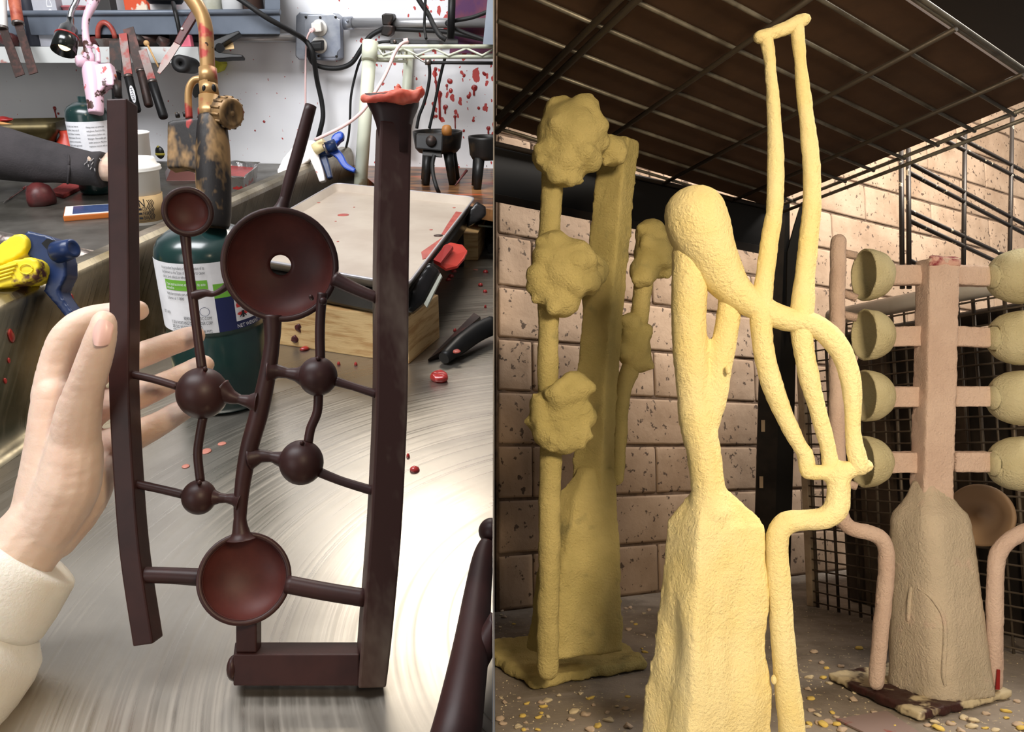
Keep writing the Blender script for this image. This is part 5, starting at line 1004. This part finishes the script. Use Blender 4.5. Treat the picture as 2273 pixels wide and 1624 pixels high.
part(up, 'slotted_face', MB().bar([R.px(1722, 440, tU-.03), R.px(1706, 900, tU-.01), R.px(1694, 1328, tU)], 44*tU/FPX, FR_*.003), m_brn)
part(up, 'side_face', MB().bar([R.px(1752, 540, tU-.02), R.px(1744, 900, tU), R.px(1733, 1328, tU+.005)], 40*tU/FPX, FR_*.004), m_blk)
part(up, 'side_strip', MB().bar([R.px(1747, 452, tU-.025), R.px(1742, 900, tU)], [12*tU/FPX, 20*tU/FPX], FR_*.003), m_blk)
part(up, 'bracket', MB().prism(hpx([(1780, 448, 1.0), (1790, 448, 1.0), (1772, 570, 1.0), (1768, 700, 1.0), (1755, 760, 1.0), (1746, 690, 1.0), (1748, 560, 1.0), (1764, 500, 1.0)]), FR_*.004), m_blk)
m_slot = mk('slot_light', (190, 168, 140), .9)
for u, v in ((1694, 945), (1690, 1070), (1697, 830), (1687, 1195)):
    q = hpx([(u-4, v+13, tU-.012), (u+4, v+13, tU-.012), (u+4, v-13, tU-.012), (u-4, v-13, tU-.012)]); part(up, 'slot', MB().prism(q, FR_*.0008), m_slot)
# ---- wire grid high on the right
gp0 = R.px(2003, 470, 1.06); gN = V(A_.y, -A_.x, 0)
G = lambda u, v: R.pl(u, v, gp0, gN)
wg = thing('wire_grid', 'black wire grid panel in front of the white bricks', 'wire grid', G(2003, 600), R)
m_gw = mk('grid_wire', (52, 46, 42), .5, .4, c2=(200, 186, 160), sc=70, lo=.64, hi=.67)
for u0, u1, va, vb in ((2000, 2003, 335, 640), (2016, 2018, 330, 640), (2142, 2138, 290, 640), (2247, 2240, 250, 640), (2335, 2330, 220, 640)): part(wg, 'upright_wire', MB().tube([G(u0, va), G(u1, vb)], .0034, 8), m_gw)
for (a0, b0), (a1, b1) in (((2018, 361), (2300, 512)), ((2018, 383), (2300, 532)), ((2018, 468), (2300, 600)), ((2018, 489), (2300, 622)), ((2018, 577), (2120, 628)), ((2120, 300), (2300, 395)), ((2100, 312), (2300, 416))):
    part(wg, 'cross_wire', MB().tube([G(a0, b0), G(a1, b1)], .0032, 8), m_gw)
# ---- lower mesh panel
PP0 = R.z(1797, 1343, 0); PD = -B_; PN = V(-PD.y, PD.x, 0)
mp = thing('mesh_panel', 'grey wire mesh side panel standing behind the pink sculpture', 'mesh panel', PP0, R) if False else thing('mesh_panel', 'grey wire mesh side panel standing behind the pink sculpture', 'mesh panel', PP0, R)
m_mw = mk('mesh_wire', (122, 112, 100), .5, .5, c2=(88, 78, 68), sc=30)
part(mp, 'frame_post', MB().box(PP0+PD*.004+Z_*.2, .010, .008, .40, (PD, PN, Z_)), mk('pale_post', (176, 158, 136), .6, c2=(140, 122, 104), sc=20), bevel=.001)
PL, PH = .46, .36
for i in range(28):
    part(mp, 'wire', MB().tube([PP0+PD*(.014+i*.0165), PP0+PD*(.014+i*.0165)+Z_*PH], .0012 if i % 2 else .0019, 6), m_mw)
for j in range(27):
    part(mp, 'wire', MB().tube([PP0+PD*.006+Z_*(.006+j*.0135)-PN*.0015, PP0+PD*PL+Z_*(.006+j*.0135)-PN*.0015], .0011, 6), m_mw)
dk = MB(); k0 = PP0-PN*.06+PD*.03; k1 = PP0-PN*.06+PD*.6
if (k0-PP0).x < 0: pass
sgn = -1 if PN.x > 0 else 1
off = PN*(.07 if PN.x > 0 else -.07)
dk.hexa([PP0+off+PD*.0, PP0+off+PD*.6, PP0+off*5+PD*.6, PP0+off*5+PD*.0], [p+Z_*.335 for p in (PP0+off+PD*.0, PP0+off+PD*.6, PP0+off*5+PD*.6, PP0+off*5+PD*.0)])
dcb = thing('dark_crate', 'dark crate seen through the mesh panel', 'crate', PP0+off*2, R)
part(dcb, 'crate', dk, mk('crate_dark', (58, 48, 40), .85, c2=(30, 25, 22), sc=12, lo=.42, hi=.58), bevel=.003)
for k in range(5): part(dcb, 'slat', MB().box(PP0+off*.93+PD*(.06+k*.1)+Z_*.1675, .05, .006, .33, (PD, PN, Z_)), mk('slat_brown%d' % k, (84, 70, 58), .8, c2=(52, 43, 36), sc=18))
tb0 = PP0+Z_*.372+PD*.05+off*.12
solo('white_pipe', 'white plastic pipe lying along the top of the mesh panel', 'pipe', MB().tube([tb0, tb0+PD*.42], .0105, 18), m_white, R)
solo('dark_pipe', 'dark grey pipe behind the mesh below the white pipe', 'pipe', MB().tube([PP0+off*.45+PD*.05+Z_*.345, PP0+off*.45+PD*.5+Z_*.345], .009, 16), m_brn, R)
lc = R.px(2178, 1143, .765); ln = (-(R.ray(2178, 1143))+V(-.55, 0, .1)).normalized()
bl = thing('bucket_lid', 'beige round bucket lid leaning on the mesh panel', 'lid', lc-Z_*.033, R)
kl = .765/FPX
part(bl, 'lid', MB().lathe(lc, ln, [(0, -.003), (62*kl, -.003), (68*kl, 0), (68*kl, .004), (62*kl, .005), (58*kl, .003), (46*kl, .003), (44*kl, .001), (10*kl, .001), (9*kl, .0025), (0, .0025)], 40), mk('lid_beige', (176, 146, 116), .55))
# ---- sand-coated sculptures
def sand(name, col, c2, c3=None, bump=.9, lo3=.62, sc3=30):
    return mk(name, col, .95, c2=c2, sc=18, lo=.4, hi=.65, c3=c3, sc3=sc3, lo3=lo3, hi3=lo3+.12, bump=bump, bsc=520, spec=.1)
m_yel1 = sand('yellow_sand', (250, 234, 178), (246, 226, 158)); m_yel2 = sand('olive_sand', (212, 196, 134), (192, 178, 118), (168, 158, 110))
m_pnk = sand('pink_stucco', (222, 198, 184), (210, 184, 170), (190, 140, 140), lo3=.72); m_cupm = sand('cream_stucco', (210, 202, 166), (198, 188, 150)); m_ped = sand('grey_stucco', (206, 192, 172), (194, 182, 162), (214, 190, 174))
m_plate = mk('plate_brown', (60, 32, 30), .5, c2=(206, 192, 160), sc=26, lo=.46, hi=.52, bump=.5, bsc=120)
class RB(MB):
    def ch(s, pts, n=14, k=4, caps='round'):   # (u, v, t, r_px)
        return s.tube([R.px(u, v, t) for u, v, t, r in pts], [r*t/FPX for u, v, t, r in pts], n, k, caps)
    def sp(s, u, v, t, r): return s.ball(R.px(u, v, t), r*t/FPX, 16, 10)
tf = .46
ys = thing('sand_coated_sculpture', 'tall bright yellow sand-coated sculpture nearest the camera', 'sculpture', V(*(R.px(1570, 1740, tf).xy), 0), R)
pd_ = RB(); lv = [((1405, 1750, .475), (1526, 1780, .437), (1726, 1760, .455), (1625, 1735, .50)), ((1425, 1600, .475), (1532, 1620, .440), (1717, 1610, .455), (1620, 1590, .50)), ((1478, 1172, .475), (1550, 1176, .447), (1700, 1170, .457), (1640, 1160, .495)), ((1482, 1150, .475), (1552, 1150, .450), (1688, 1148, .459), (1636, 1145, .49)), ((1532, 1090, .47), (1566, 1088, .455), (1618, 1088, .46), (1590, 1090, .48))]
ls = []
for l in lv: ls.append([p for i in range(4) for p in (R.px(*l[i]), (R.px(*l[i])+R.px(*l[(i+1) % 4]))/2)])
for p in ls[0]: p.z = .001
loops(pd_, ls, False)
pd_.ch([(1575, 1130, .463, 52), (1572, 1085, .463, 38), (1562, 1010, .463, 38), (1550, 940, .463, 41), (1539, 880, .463, 36), (1532, 780, .463, 38), (1529, 660, .463, 40), (1532, 560, .463, 40)])
pd_.ch([(1560, 960, .463, 32), (1582, 890, .463, 29), (1600, 800, .463, 28), (1614, 720, .463, 27), (1624, 640, .463, 25)])
part(ys, 'pedestal', fuse(pd_, .0019, 3, .0006, 55, .0005, 300, 1, bump=lambda p: .0035*noise.noise(V(p.x*70, p.y*70, p.z*28))*min(1, max(0, (.14-p.z)/.02))*(1 if p.x < .192 else .12)), m_yel1)
bb = RB(); bb.ch([(1544, 480, .46, 70), (1555, 515, .46, 70), (1585, 578, .46, 56), (1622, 634, .46, 42), (1672, 676, .458, 31), (1740, 706, .456, 28), (1800, 718, .454, 25), (1848, 752, .452, 26), (1880, 810, .452, 23), (1893, 880, .452, 20), (1893, 950, .452, 17), (1900, 1000, .452, 20), (1908, 1035, .452, 22)], 18)
part(ys, 'bulb_and_arm', fuse(bb, .0019, 3, .0005, 70, .0003, 320, 2), m_yel1)
p1_ = RB(); p1_.ch([(1702, 88, .46, 15), (1710, 150, .46, 13), (1718, 260, .46, 16), (1722, 350, .46, 18), (1720, 450, .46, 19), (1708, 540, .46, 20), (1697, 620, .458, 21), (1690, 690, .456, 25), (1692, 760, .456, 24), (1710, 840, .456, 24), (1740, 920, .456, 21), (1772, 985, .456, 17), (1788, 1010, .456, 18), (1792, 1045, .456, 18)])
part(ys, 'prong', fuse(p1_, .0017, 3, .0005, 70, .0003, 320, 3), m_yel1)
p2_ = RB(); p2_.ch([(1770, 60, .46, 15), (1778, 150, .46, 14), (1790, 260, .46, 17), (1800, 350, .46, 19), (1803, 440, .46, 20), (1796, 520, .46, 21), (1787, 610, .458, 22), (1780, 690, .456, 27), (1782, 760, .456, 23), (1796, 840, .456, 22), (1818, 920, .456, 19), (1836, 985, .456, 17), (1845, 1040, .456, 20)])
part(ys, 'prong', fuse(p2_, .0017, 3, .0005, 70, .0003, 320, 4), m_yel1)
tbm = RB(); tbm.ch([(1688, 82, .46, 15), (1735, 66, .46, 15), (1786, 44, .46, 15)]); part(ys, 'top_bar', fuse(tbm, .0015, 2, .0009, 90, .0004, 320, 5), m_yel1)
gt = RB(); gt.ch([(1794, 1046, .456, 19), (1830, 1048, .455, 18), (1862, 1044, .455, 22), (1895, 1040, .453, 18), (1922, 1034, .452, 16)])
gt.ch([(1858, 1044, .455, 24), (1862, 1090, .455, 25), (1856, 1128, .455, 27), (1830, 1150, .455, 24), (1780, 1154, .455, 24), (1745, 1160, .456, 25), (1726, 1185, .457, 25), (1724, 1230, .458, 25), (1732, 1330, .458, 26), (1740, 1450, .458, 27), (1752, 1560, .457, 29), (1762, 1660, .455, 30), (1768, 1735, .452, 30)], 16)
part(ys, 'feeder_pipe', fuse(gt, .0018, 3, .0005, 70, .0003, 320, 6), m_yel1)
for i, (u, v) in enumerate(((1616, 820), (1718, 1508), (1600, 1165))): part(ys, 'sand_lump', MB().ball(R.px(u, v, .452), (.0016, .0016, .0028)), m_yel1)
# rear left sculpture
tr_ = .66
rl = thing('sand_coated_sculpture', 'dull olive-yellow sand-coated sculpture with lumpy knots at the back left', 'sculpture', R.z(1260, 1480, 0), R)
plq = [R.z(*p, 0) for p in ((1040, 1445), (1182, 1533), (1440, 1488), (1340, 1412))]
pb2 = MB(); 
def subq(l, z, f=1): 
    c_ = sum(l, V(0, 0, 0))/4; return [c_+((l[i]*(1-k/8)+l[(i+1) % 4]*k/8)-c_)*f+Z_*z for i in range(4) for k in range(8)]
loops(pb2, [subq(plq, .001), subq(plq, .008), subq(plq, .010, .97)], False)
part(rl, 'base_plate', fuse(pb2, .0024, 2, .0026, 60, .0012, 220, 7), m_yel2, clip=1)
po = RB(); lv = [((1165, 1440, .655), (1230, 1466, .625), (1385, 1448, .65), (1330, 1420, .70)), ((1190, 1260, .655), (1245, 1275, .632), (1380, 1262, .65), (1335, 1250, .69)), ((1238, 1095, .655), (1282, 1100, .640), (1372, 1096, .652), (1335, 1090, .68)), ((1282, 1040, .658), (1305, 1040, .650), (1362, 1040, .655), (1340, 1040, .672))]
loops(po, [[p for i in range(4) for p in (R.px(*l[i]), (R.px(*l[i])+R.px(*l[(i+1) % 4]))/2)] for l in lv], False)
part(rl, 'pedestal', fuse(po, .0026, 3, .0018, 60, .0007, 260, 8), m_yel2)
pst = MB().bar([R.px(u, v, .655) for u, v in ((1298, 1130), (1310, 850), (1330, 600), (1354, 360), (1368, 300))], [76*.655/FPX]*3+[70*.655/FPX, 60*.655/FPX], (FR_+V(.75, 0, 0)).normalized()*.024)
part(rl, 'post', fuse(pst, .0022, 4, .0012, 60, .0006, 260, 9), m_yel2)
lt = RB(); lt.ch([(1216, 1484, .617, 25), (1218, 1300, .615, 25), (1221, 1100, .615, 25), (1222, 960, .615, 25), (1216, 840, .615, 24), (1218, 700, .615, 24), (1216, 560, .615, 25), (1222, 470, .615, 25), (1226, 400, .615, 24), (1230, 340, .615, 24)])
part(rl, 'riser_tube', fuse(lt, .0022, 3, .0010, 70, .0005, 260, 10), m_yel2)
def knot(pts, seed, vox=.0022):
    b = RB()
    rk_ = random.Random(seed)
    for u, v, t, r in pts:
        b.sp(u, v, t, r)
        for _ in range(9):
            a = rk_.uniform(0, 6.28); q = rk_.uniform(.5, .95); b.sp(u+r*q*math.cos(a), v+r*q*math.sin(a), t-r*t/FPX*math.sqrt(1-q*q)*.8, r*rk_.uniform(.24, .40))
    return part(rl, 'lumpy_knot', fuse(b, vox, 1, .0008, 90, .0005, 260, seed), m_yel2)
knot([(1245, 910, .61, 62), (1275, 860, .6, 38), (1205, 900, .605, 32), (1285, 910, .605, 30), (1280, 960, .6, 32), (1215, 960, .6, 34), (1245, 880, .595, 34), (1250, 970, .6, 40), (1195, 935, .608, 26)], 11)
knot([(1250, 600, .61, 74), (1280, 570, .6, 40), (1215, 640, .605, 42), (1300, 610, .615, 40), (1230, 550, .605, 40), (1245, 660, .605, 46), (1320, 600, .63, 32)], 12)
knot([(1268, 300, .61, 78), (1240, 250, .61, 34), (1290, 260, .605, 46), (1225, 345, .605, 44), (1310, 310, .615, 42), (1255, 365, .605, 50), (1360, 335, .63, 34)], 13)
knot([(1450, 560, .68, 44), (1445, 520, .68, 36), (1465, 590, .685, 30), (1430, 600, .675, 34)], 14); knot([(1405, 775, .685, 40), (1415, 740, .685, 32), (1420, 800, .685, 28), (1400, 720, .68, 26)], 15)
rs_ = RB(); rs_.ch([(1440, 560, .68, 20), (1425, 650, .68, 22), (1418, 720, .685, 20), (1405, 800, .685, 22), (1382, 870, .68, 20), (1375, 960, .675, 18), (1368, 1060, .67, 18)]); part(rl, 'rear_tube', fuse(rs_, .0024, 3, .001, 70, .0005, 260, 16), m_yel2)
# pink stucco sculpture on the right
tp = .655; kq = tp/FPX
ps = thing('stucco_coated_sculpture', 'pinkish stucco-coated sculpture with rows of cups on square arms', 'sculpture', R.z(2065, 1540, 0), R)
plq = [R.z(*p, 0) for p in ((1838, 1512), (2040, 1606), (2252, 1552), (2056, 1470))]
pb3 = MB(); loops(pb3, [subq(plq, .001), subq(plq, .006), subq(plq, .0075, .985)], False)
part(ps, 'base_plate', fuse(pb3, .0022, 1, .0016, 90, .0008, 260, 17), m_plate)
pc_ = R.z(2072, 1545, 0); pc_ = V(pc_.x+.006, pc_.y, 0)
def zq(v): return R.px(2070, v, R.depth(V(pc_.x, pc_.y, .1))).z
tp = R.depth(V(pc_.x, pc_.y, .17)); kq = tp/FPX
prs = [(1556, 95), (1480, 91), (1380, 86), (1280, 81), (1200, 77), (1160, 74), (1140, 69), (1118, 52), (1095, 38), (1065, 27)]
pdm = MB(); loops(pdm, [rsq(pc_+V(.002*0, 0, 0), max(zq(v), .006), w_*kq*.93, w_*kq*.88, w_*kq*.5, .35, 8) for v, w_ in prs])
pdf = fuse(pdm, .0021, 3, .0004, 60, .0005, 260, 18); part(ps, 'pedestal', pdf, m_ped)
from mathutils.bvhtree import BVHTree
bvh = BVHTree.FromPolygons(pdf.v, pdf.f)
def onped(u, v):
    h = bvh.ray_cast(R.cam, R.ray(u, v).normalized()); return h[0] if h[0] else R.px(u, v, tp-.03)
part(ps, 'slurry_drip', MB().tube([onped(u, v) for u, v in ((2022, 1305), (2018, 1340), (2016, 1375))], [4*kq, 5*kq, 4*kq], 8, 3, 'round'), m_ped)
part(ps, 'slurry_drip', MB().tube([onped(u, v) for u, v in ((2038, 1305), (2070, 1330), (2094, 1370), (2098, 1420), (2094, 1490), (2098, 1520))], [2*kq, 3*kq, 4*kq, 5*kq, 5*kq, 3*kq], 8, 4, 'round'), m_ped)
pkp = MB().bar([R.px(2098, 572, tp-.012), R.px(2094, 800, tp-.012), R.px(2084, 1120, tp-.012)], 66*kq, FR_*.023); part(ps, 'post', fuse(pkp, .0016, 2, .0006, 90, .0004, 300, 19), m_pnk)
part(ps, 'torn_top', fuse(MB().hexa(hpx([(2062, 590, tp-.013), (2132, 590, tp-.013), (2132, 590, tp+.012), (2060, 590, tp+.012)]), hpx([(2064, 568, tp-.012), (2128, 571, tp-.012), (2128, 571, tp+.01), (2066, 566, tp+.01)])), .0014, 1, .001, 160, .0006, 300, 20), mk('red_dusted_stucco', (214, 170, 156), .95, c2=(150, 66, 74), sc=60, lo=.5, hi=.6, bump=.8, bsc=500))
vL = (608, 745, 880, 1026)
for i, v in enumerate(vL):
    a1_ = MB().bar([R.px(1972, v+2, tp), R.px(2065, v, tp)], 45*kq, FR_*.014); part(ps, 'square_arm', fuse(a1_, .0015, 2, .0004, 90, .0003, 300, 21+i), m_pnk)
    a2_ = MB().bar([R.px(2122, v, tp), R.px(2208, v+(4 if i < 2 else 0), tp)], 45*kq, FR_*.014); part(ps, 'square_arm', fuse(a2_, .0015, 2, .0004, 90, .0003, 300, 25+i), m_pnk)
    ax = V(-1, -.03, 0).normalized(); oc_ = R.px(1918-(4 if i == 3 else 0), v-(2 if i else -2), tp-.004)
    Rr = 57*kq; D = 62*kq; th = 5*kq
    outp = [(13*kq, -D-2*kq)]+[(Rr*math.sin(a)**.72, -D*math.cos(a)*.98) for a in [.2+(math.pi/2-.2)*j/12 for j in range(13)]]+[(Rr-th*.3, 2*kq), (Rr-th, 1*kq)]
    innp = [((Rr-th)*math.sin(a), -(D-th)*math.cos(a)) for a in [math.pi/2-(math.pi/2)*j/10 for j in range(11)]]; innp[-1] = (0, -(D-th))
    part(ps, 'cup', MB().lathe(oc_, ax, [(0, -D-2*kq)]+outp+innp, 36).jit(.0006, 120, i), m_cupm)
    ax2 = V(1, -.02, 0).normalized(); oc2 = R.px(2272, v+(5 if i < 2 else 3), tp)
    R2 = 61*kq; D2 = 70*kq
    outp = [(24*kq, -D2-4*kq), (26*kq, -D2+3*kq), (27*kq, -D2+4*kq)]+[(R2*math.sin(a)**.62, -D2*math.cos(a)*.98) for a in [.24+(math.pi/2-.24)*j/12 for j in range(13)]]+[(R2-th, 2*kq)]
    innp = [((R2-th)*math.sin(a), -(D2-th)*math.cos(a)) for a in [math.pi/2-(math.pi/2)*j/8 for j in range(9)]]; innp[-1] = (0, -(D2-th))
    part(ps, 'cup', MB().lathe(oc2, ax2, [(0, -D2-4*kq)]+outp+innp, 36).jit(.0006, 120, i+9), m_cupm)
    for dv_ in (-44, 44):
        part(ps, 'twig', MB().tube([R.px(1865, v+dv_-4, tp), R.px(1902, v+dv_+(4 if dv_ < 0 else 10), tp-.004)], 9*kq, 10), m_pnk)
        part(ps, 'twig', MB().tube([R.px(2262, v+dv_+12, tp), R.px(2325, v+dv_+10, tp)], 10*kq, 10), m_pnk)
tp = tp-.028
l1 = RB(); l1.ch([(1861, 536, tp, 17), (1858, 700, tp, 17), (1858, 900, tp, 17.5), (1860, 1080, tp, 17.5), (1868, 1145, tp, 17.5), (1890, 1172, tp, 17.5), (1930, 1182, tp, 17.5), (1958, 1198, tp, 17.5), (1968, 1235, tp, 17.5), (1962, 1330, tp, 17.5), (1952, 1430, tp, 17), (1945, 1515, tp, 16.5)], 16); part(ps, 'bent_tube', fuse(l1, .0016, 3, .0005, 90, .0003, 300, 31), m_pnk)
l2 = RB(); l2.ch([(2325, 536, tp, 17), (2325, 900, tp, 17.5), (2322, 1100, tp, 17.5), (2305, 1160, tp, 17.5), (2268, 1182, tp, 17.5), (2228, 1210, tp, 17.5), (2210, 1260, tp, 17.5), (2208, 1400, tp, 17.5), (2207, 1515, tp, 17)], 16); part(ps, 'bent_tube', fuse(l2, .0016, 3, .0005, 90, .0003, 300, 32), m_pnk)
part(ps, 'red_mark', MB().bar([R.px(2217, 1486, tp-.0075), R.px(2215, 1530, tp-.0075)], [6*kq, 8*kq], FR_*.001), MATS['deep_red'])
# ---- card and crumbs
cq = [R.z(*p, .0005) for p in ((1856, 1598), (1985, 1660), (2060, 1640), (1968, 1580))]
solo('card_scrap', 'mauve card scrap with red smears in front of the stucco sculpture', 'card', MB().hexa(cq, [p+Z_*.0012 for p in cq]), mk('mauve_card', (150, 130, 126), .7, c2=(150, 84, 80), sc=40, lo=.6, hi=.66), R)
m_cr = [mk('crumb_yellow', (228, 200, 110), .9), mk('crumb_cream', (214, 200, 170), .9), mk('crumb_pink', (196, 176, 156), .9)]
crm = []
for k in range(6):
    mb = MB().ball(V(0, 0, .0012), (.0048, .0034, .0016), 10, 6).jit(.002, 220, k); crm.append(mesh_of(mb, V(0, 0, 0), m_cr[k % 3], name='crumb'))
rnd = random.Random(5); spots = [(1800, 1552), (1815, 1588), (1820, 1606), (1838, 1604), (1940, 1582), (1895, 1555), (1868, 1480), (1907, 1440), (2190, 1585), (2140, 1595), (2258, 1558), (2235, 1580), (2060, 1612), (2110, 1608), (1290, 1540), (1305, 1552), (1318, 1566), (1275, 1582), (1300, 1588), (1398, 1350), (1430, 1362), (1440, 1355), (1112, 1365), (1140, 1385), (1120, 1420), (1425, 1440), (1432, 1448), (1411, 1386), (1428, 1410), (1395, 1398), (1120, 1560), (1160, 1590), (1200, 1560), (1240, 1545), (1350, 1600), (1390, 1575), (1150, 1615), (1795, 1505), (1870, 1620), (1990, 1615)]
spots += [(rnd.uniform(1110, 1420), rnd.uniform(1345, 1400)) for _ in range(14)]+[(rnd.uniform(1110, 1400), rnd.uniform(1545, 1624)) for _ in range(22)]+[(rnd.uniform(1790, 1900), rnd.uniform(1440, 1624)) for _ in range(20)]+[(rnd.uniform(2050, 2270), rnd.uniform(1590, 1624)) for _ in range(14)]
for i, (u, v) in enumerate(spots):
    p = R.z(u, v, 0); k = rnd.randrange(6); near = v > 1545
    o = bpy.data.objects.new('slurry_crumb', crm[k]); COL.objects.link(o)
    o.matrix_world = R.M @ Matrix.Translation(p) @ Matrix.Rotation(rnd.uniform(0, 6.28), 4, 'Z') @ Matrix.Diagonal((*([rnd.uniform(.45, 1.0)]*3), 1))
    o['label'] = 'small dried %s slurry crumb lying on the shelf floor' % ('yellow', 'cream', 'pinkish')[k % 3]; o['category'] = 'crumb'; o['group'] = '%s slurry crumbs on the shelf floor' % ('yellow', 'cream', 'pinkish')[k % 3]
gr_ = MB()
for i in range(900):
    u, v = rnd.uniform(1100, 2273), rnd.uniform(1345, 1640); p = R.z(u, v, 0); s = rnd.uniform(.0004, .0011)
    gr_.add([p+V(s, 0, 0), p+V(-s*.6, s*.9, 0), p+V(-s*.6, -s*.9, 0), p+V(0, 0, s*.9)], [(0, 1, 3), (1, 2, 3), (2, 0, 3), (2, 1, 0)])
solo('dried_sand_grit', 'fine pale grit scattered over the shelf floor', 'grit', gr_, m_cr[1], R, kind='stuff')
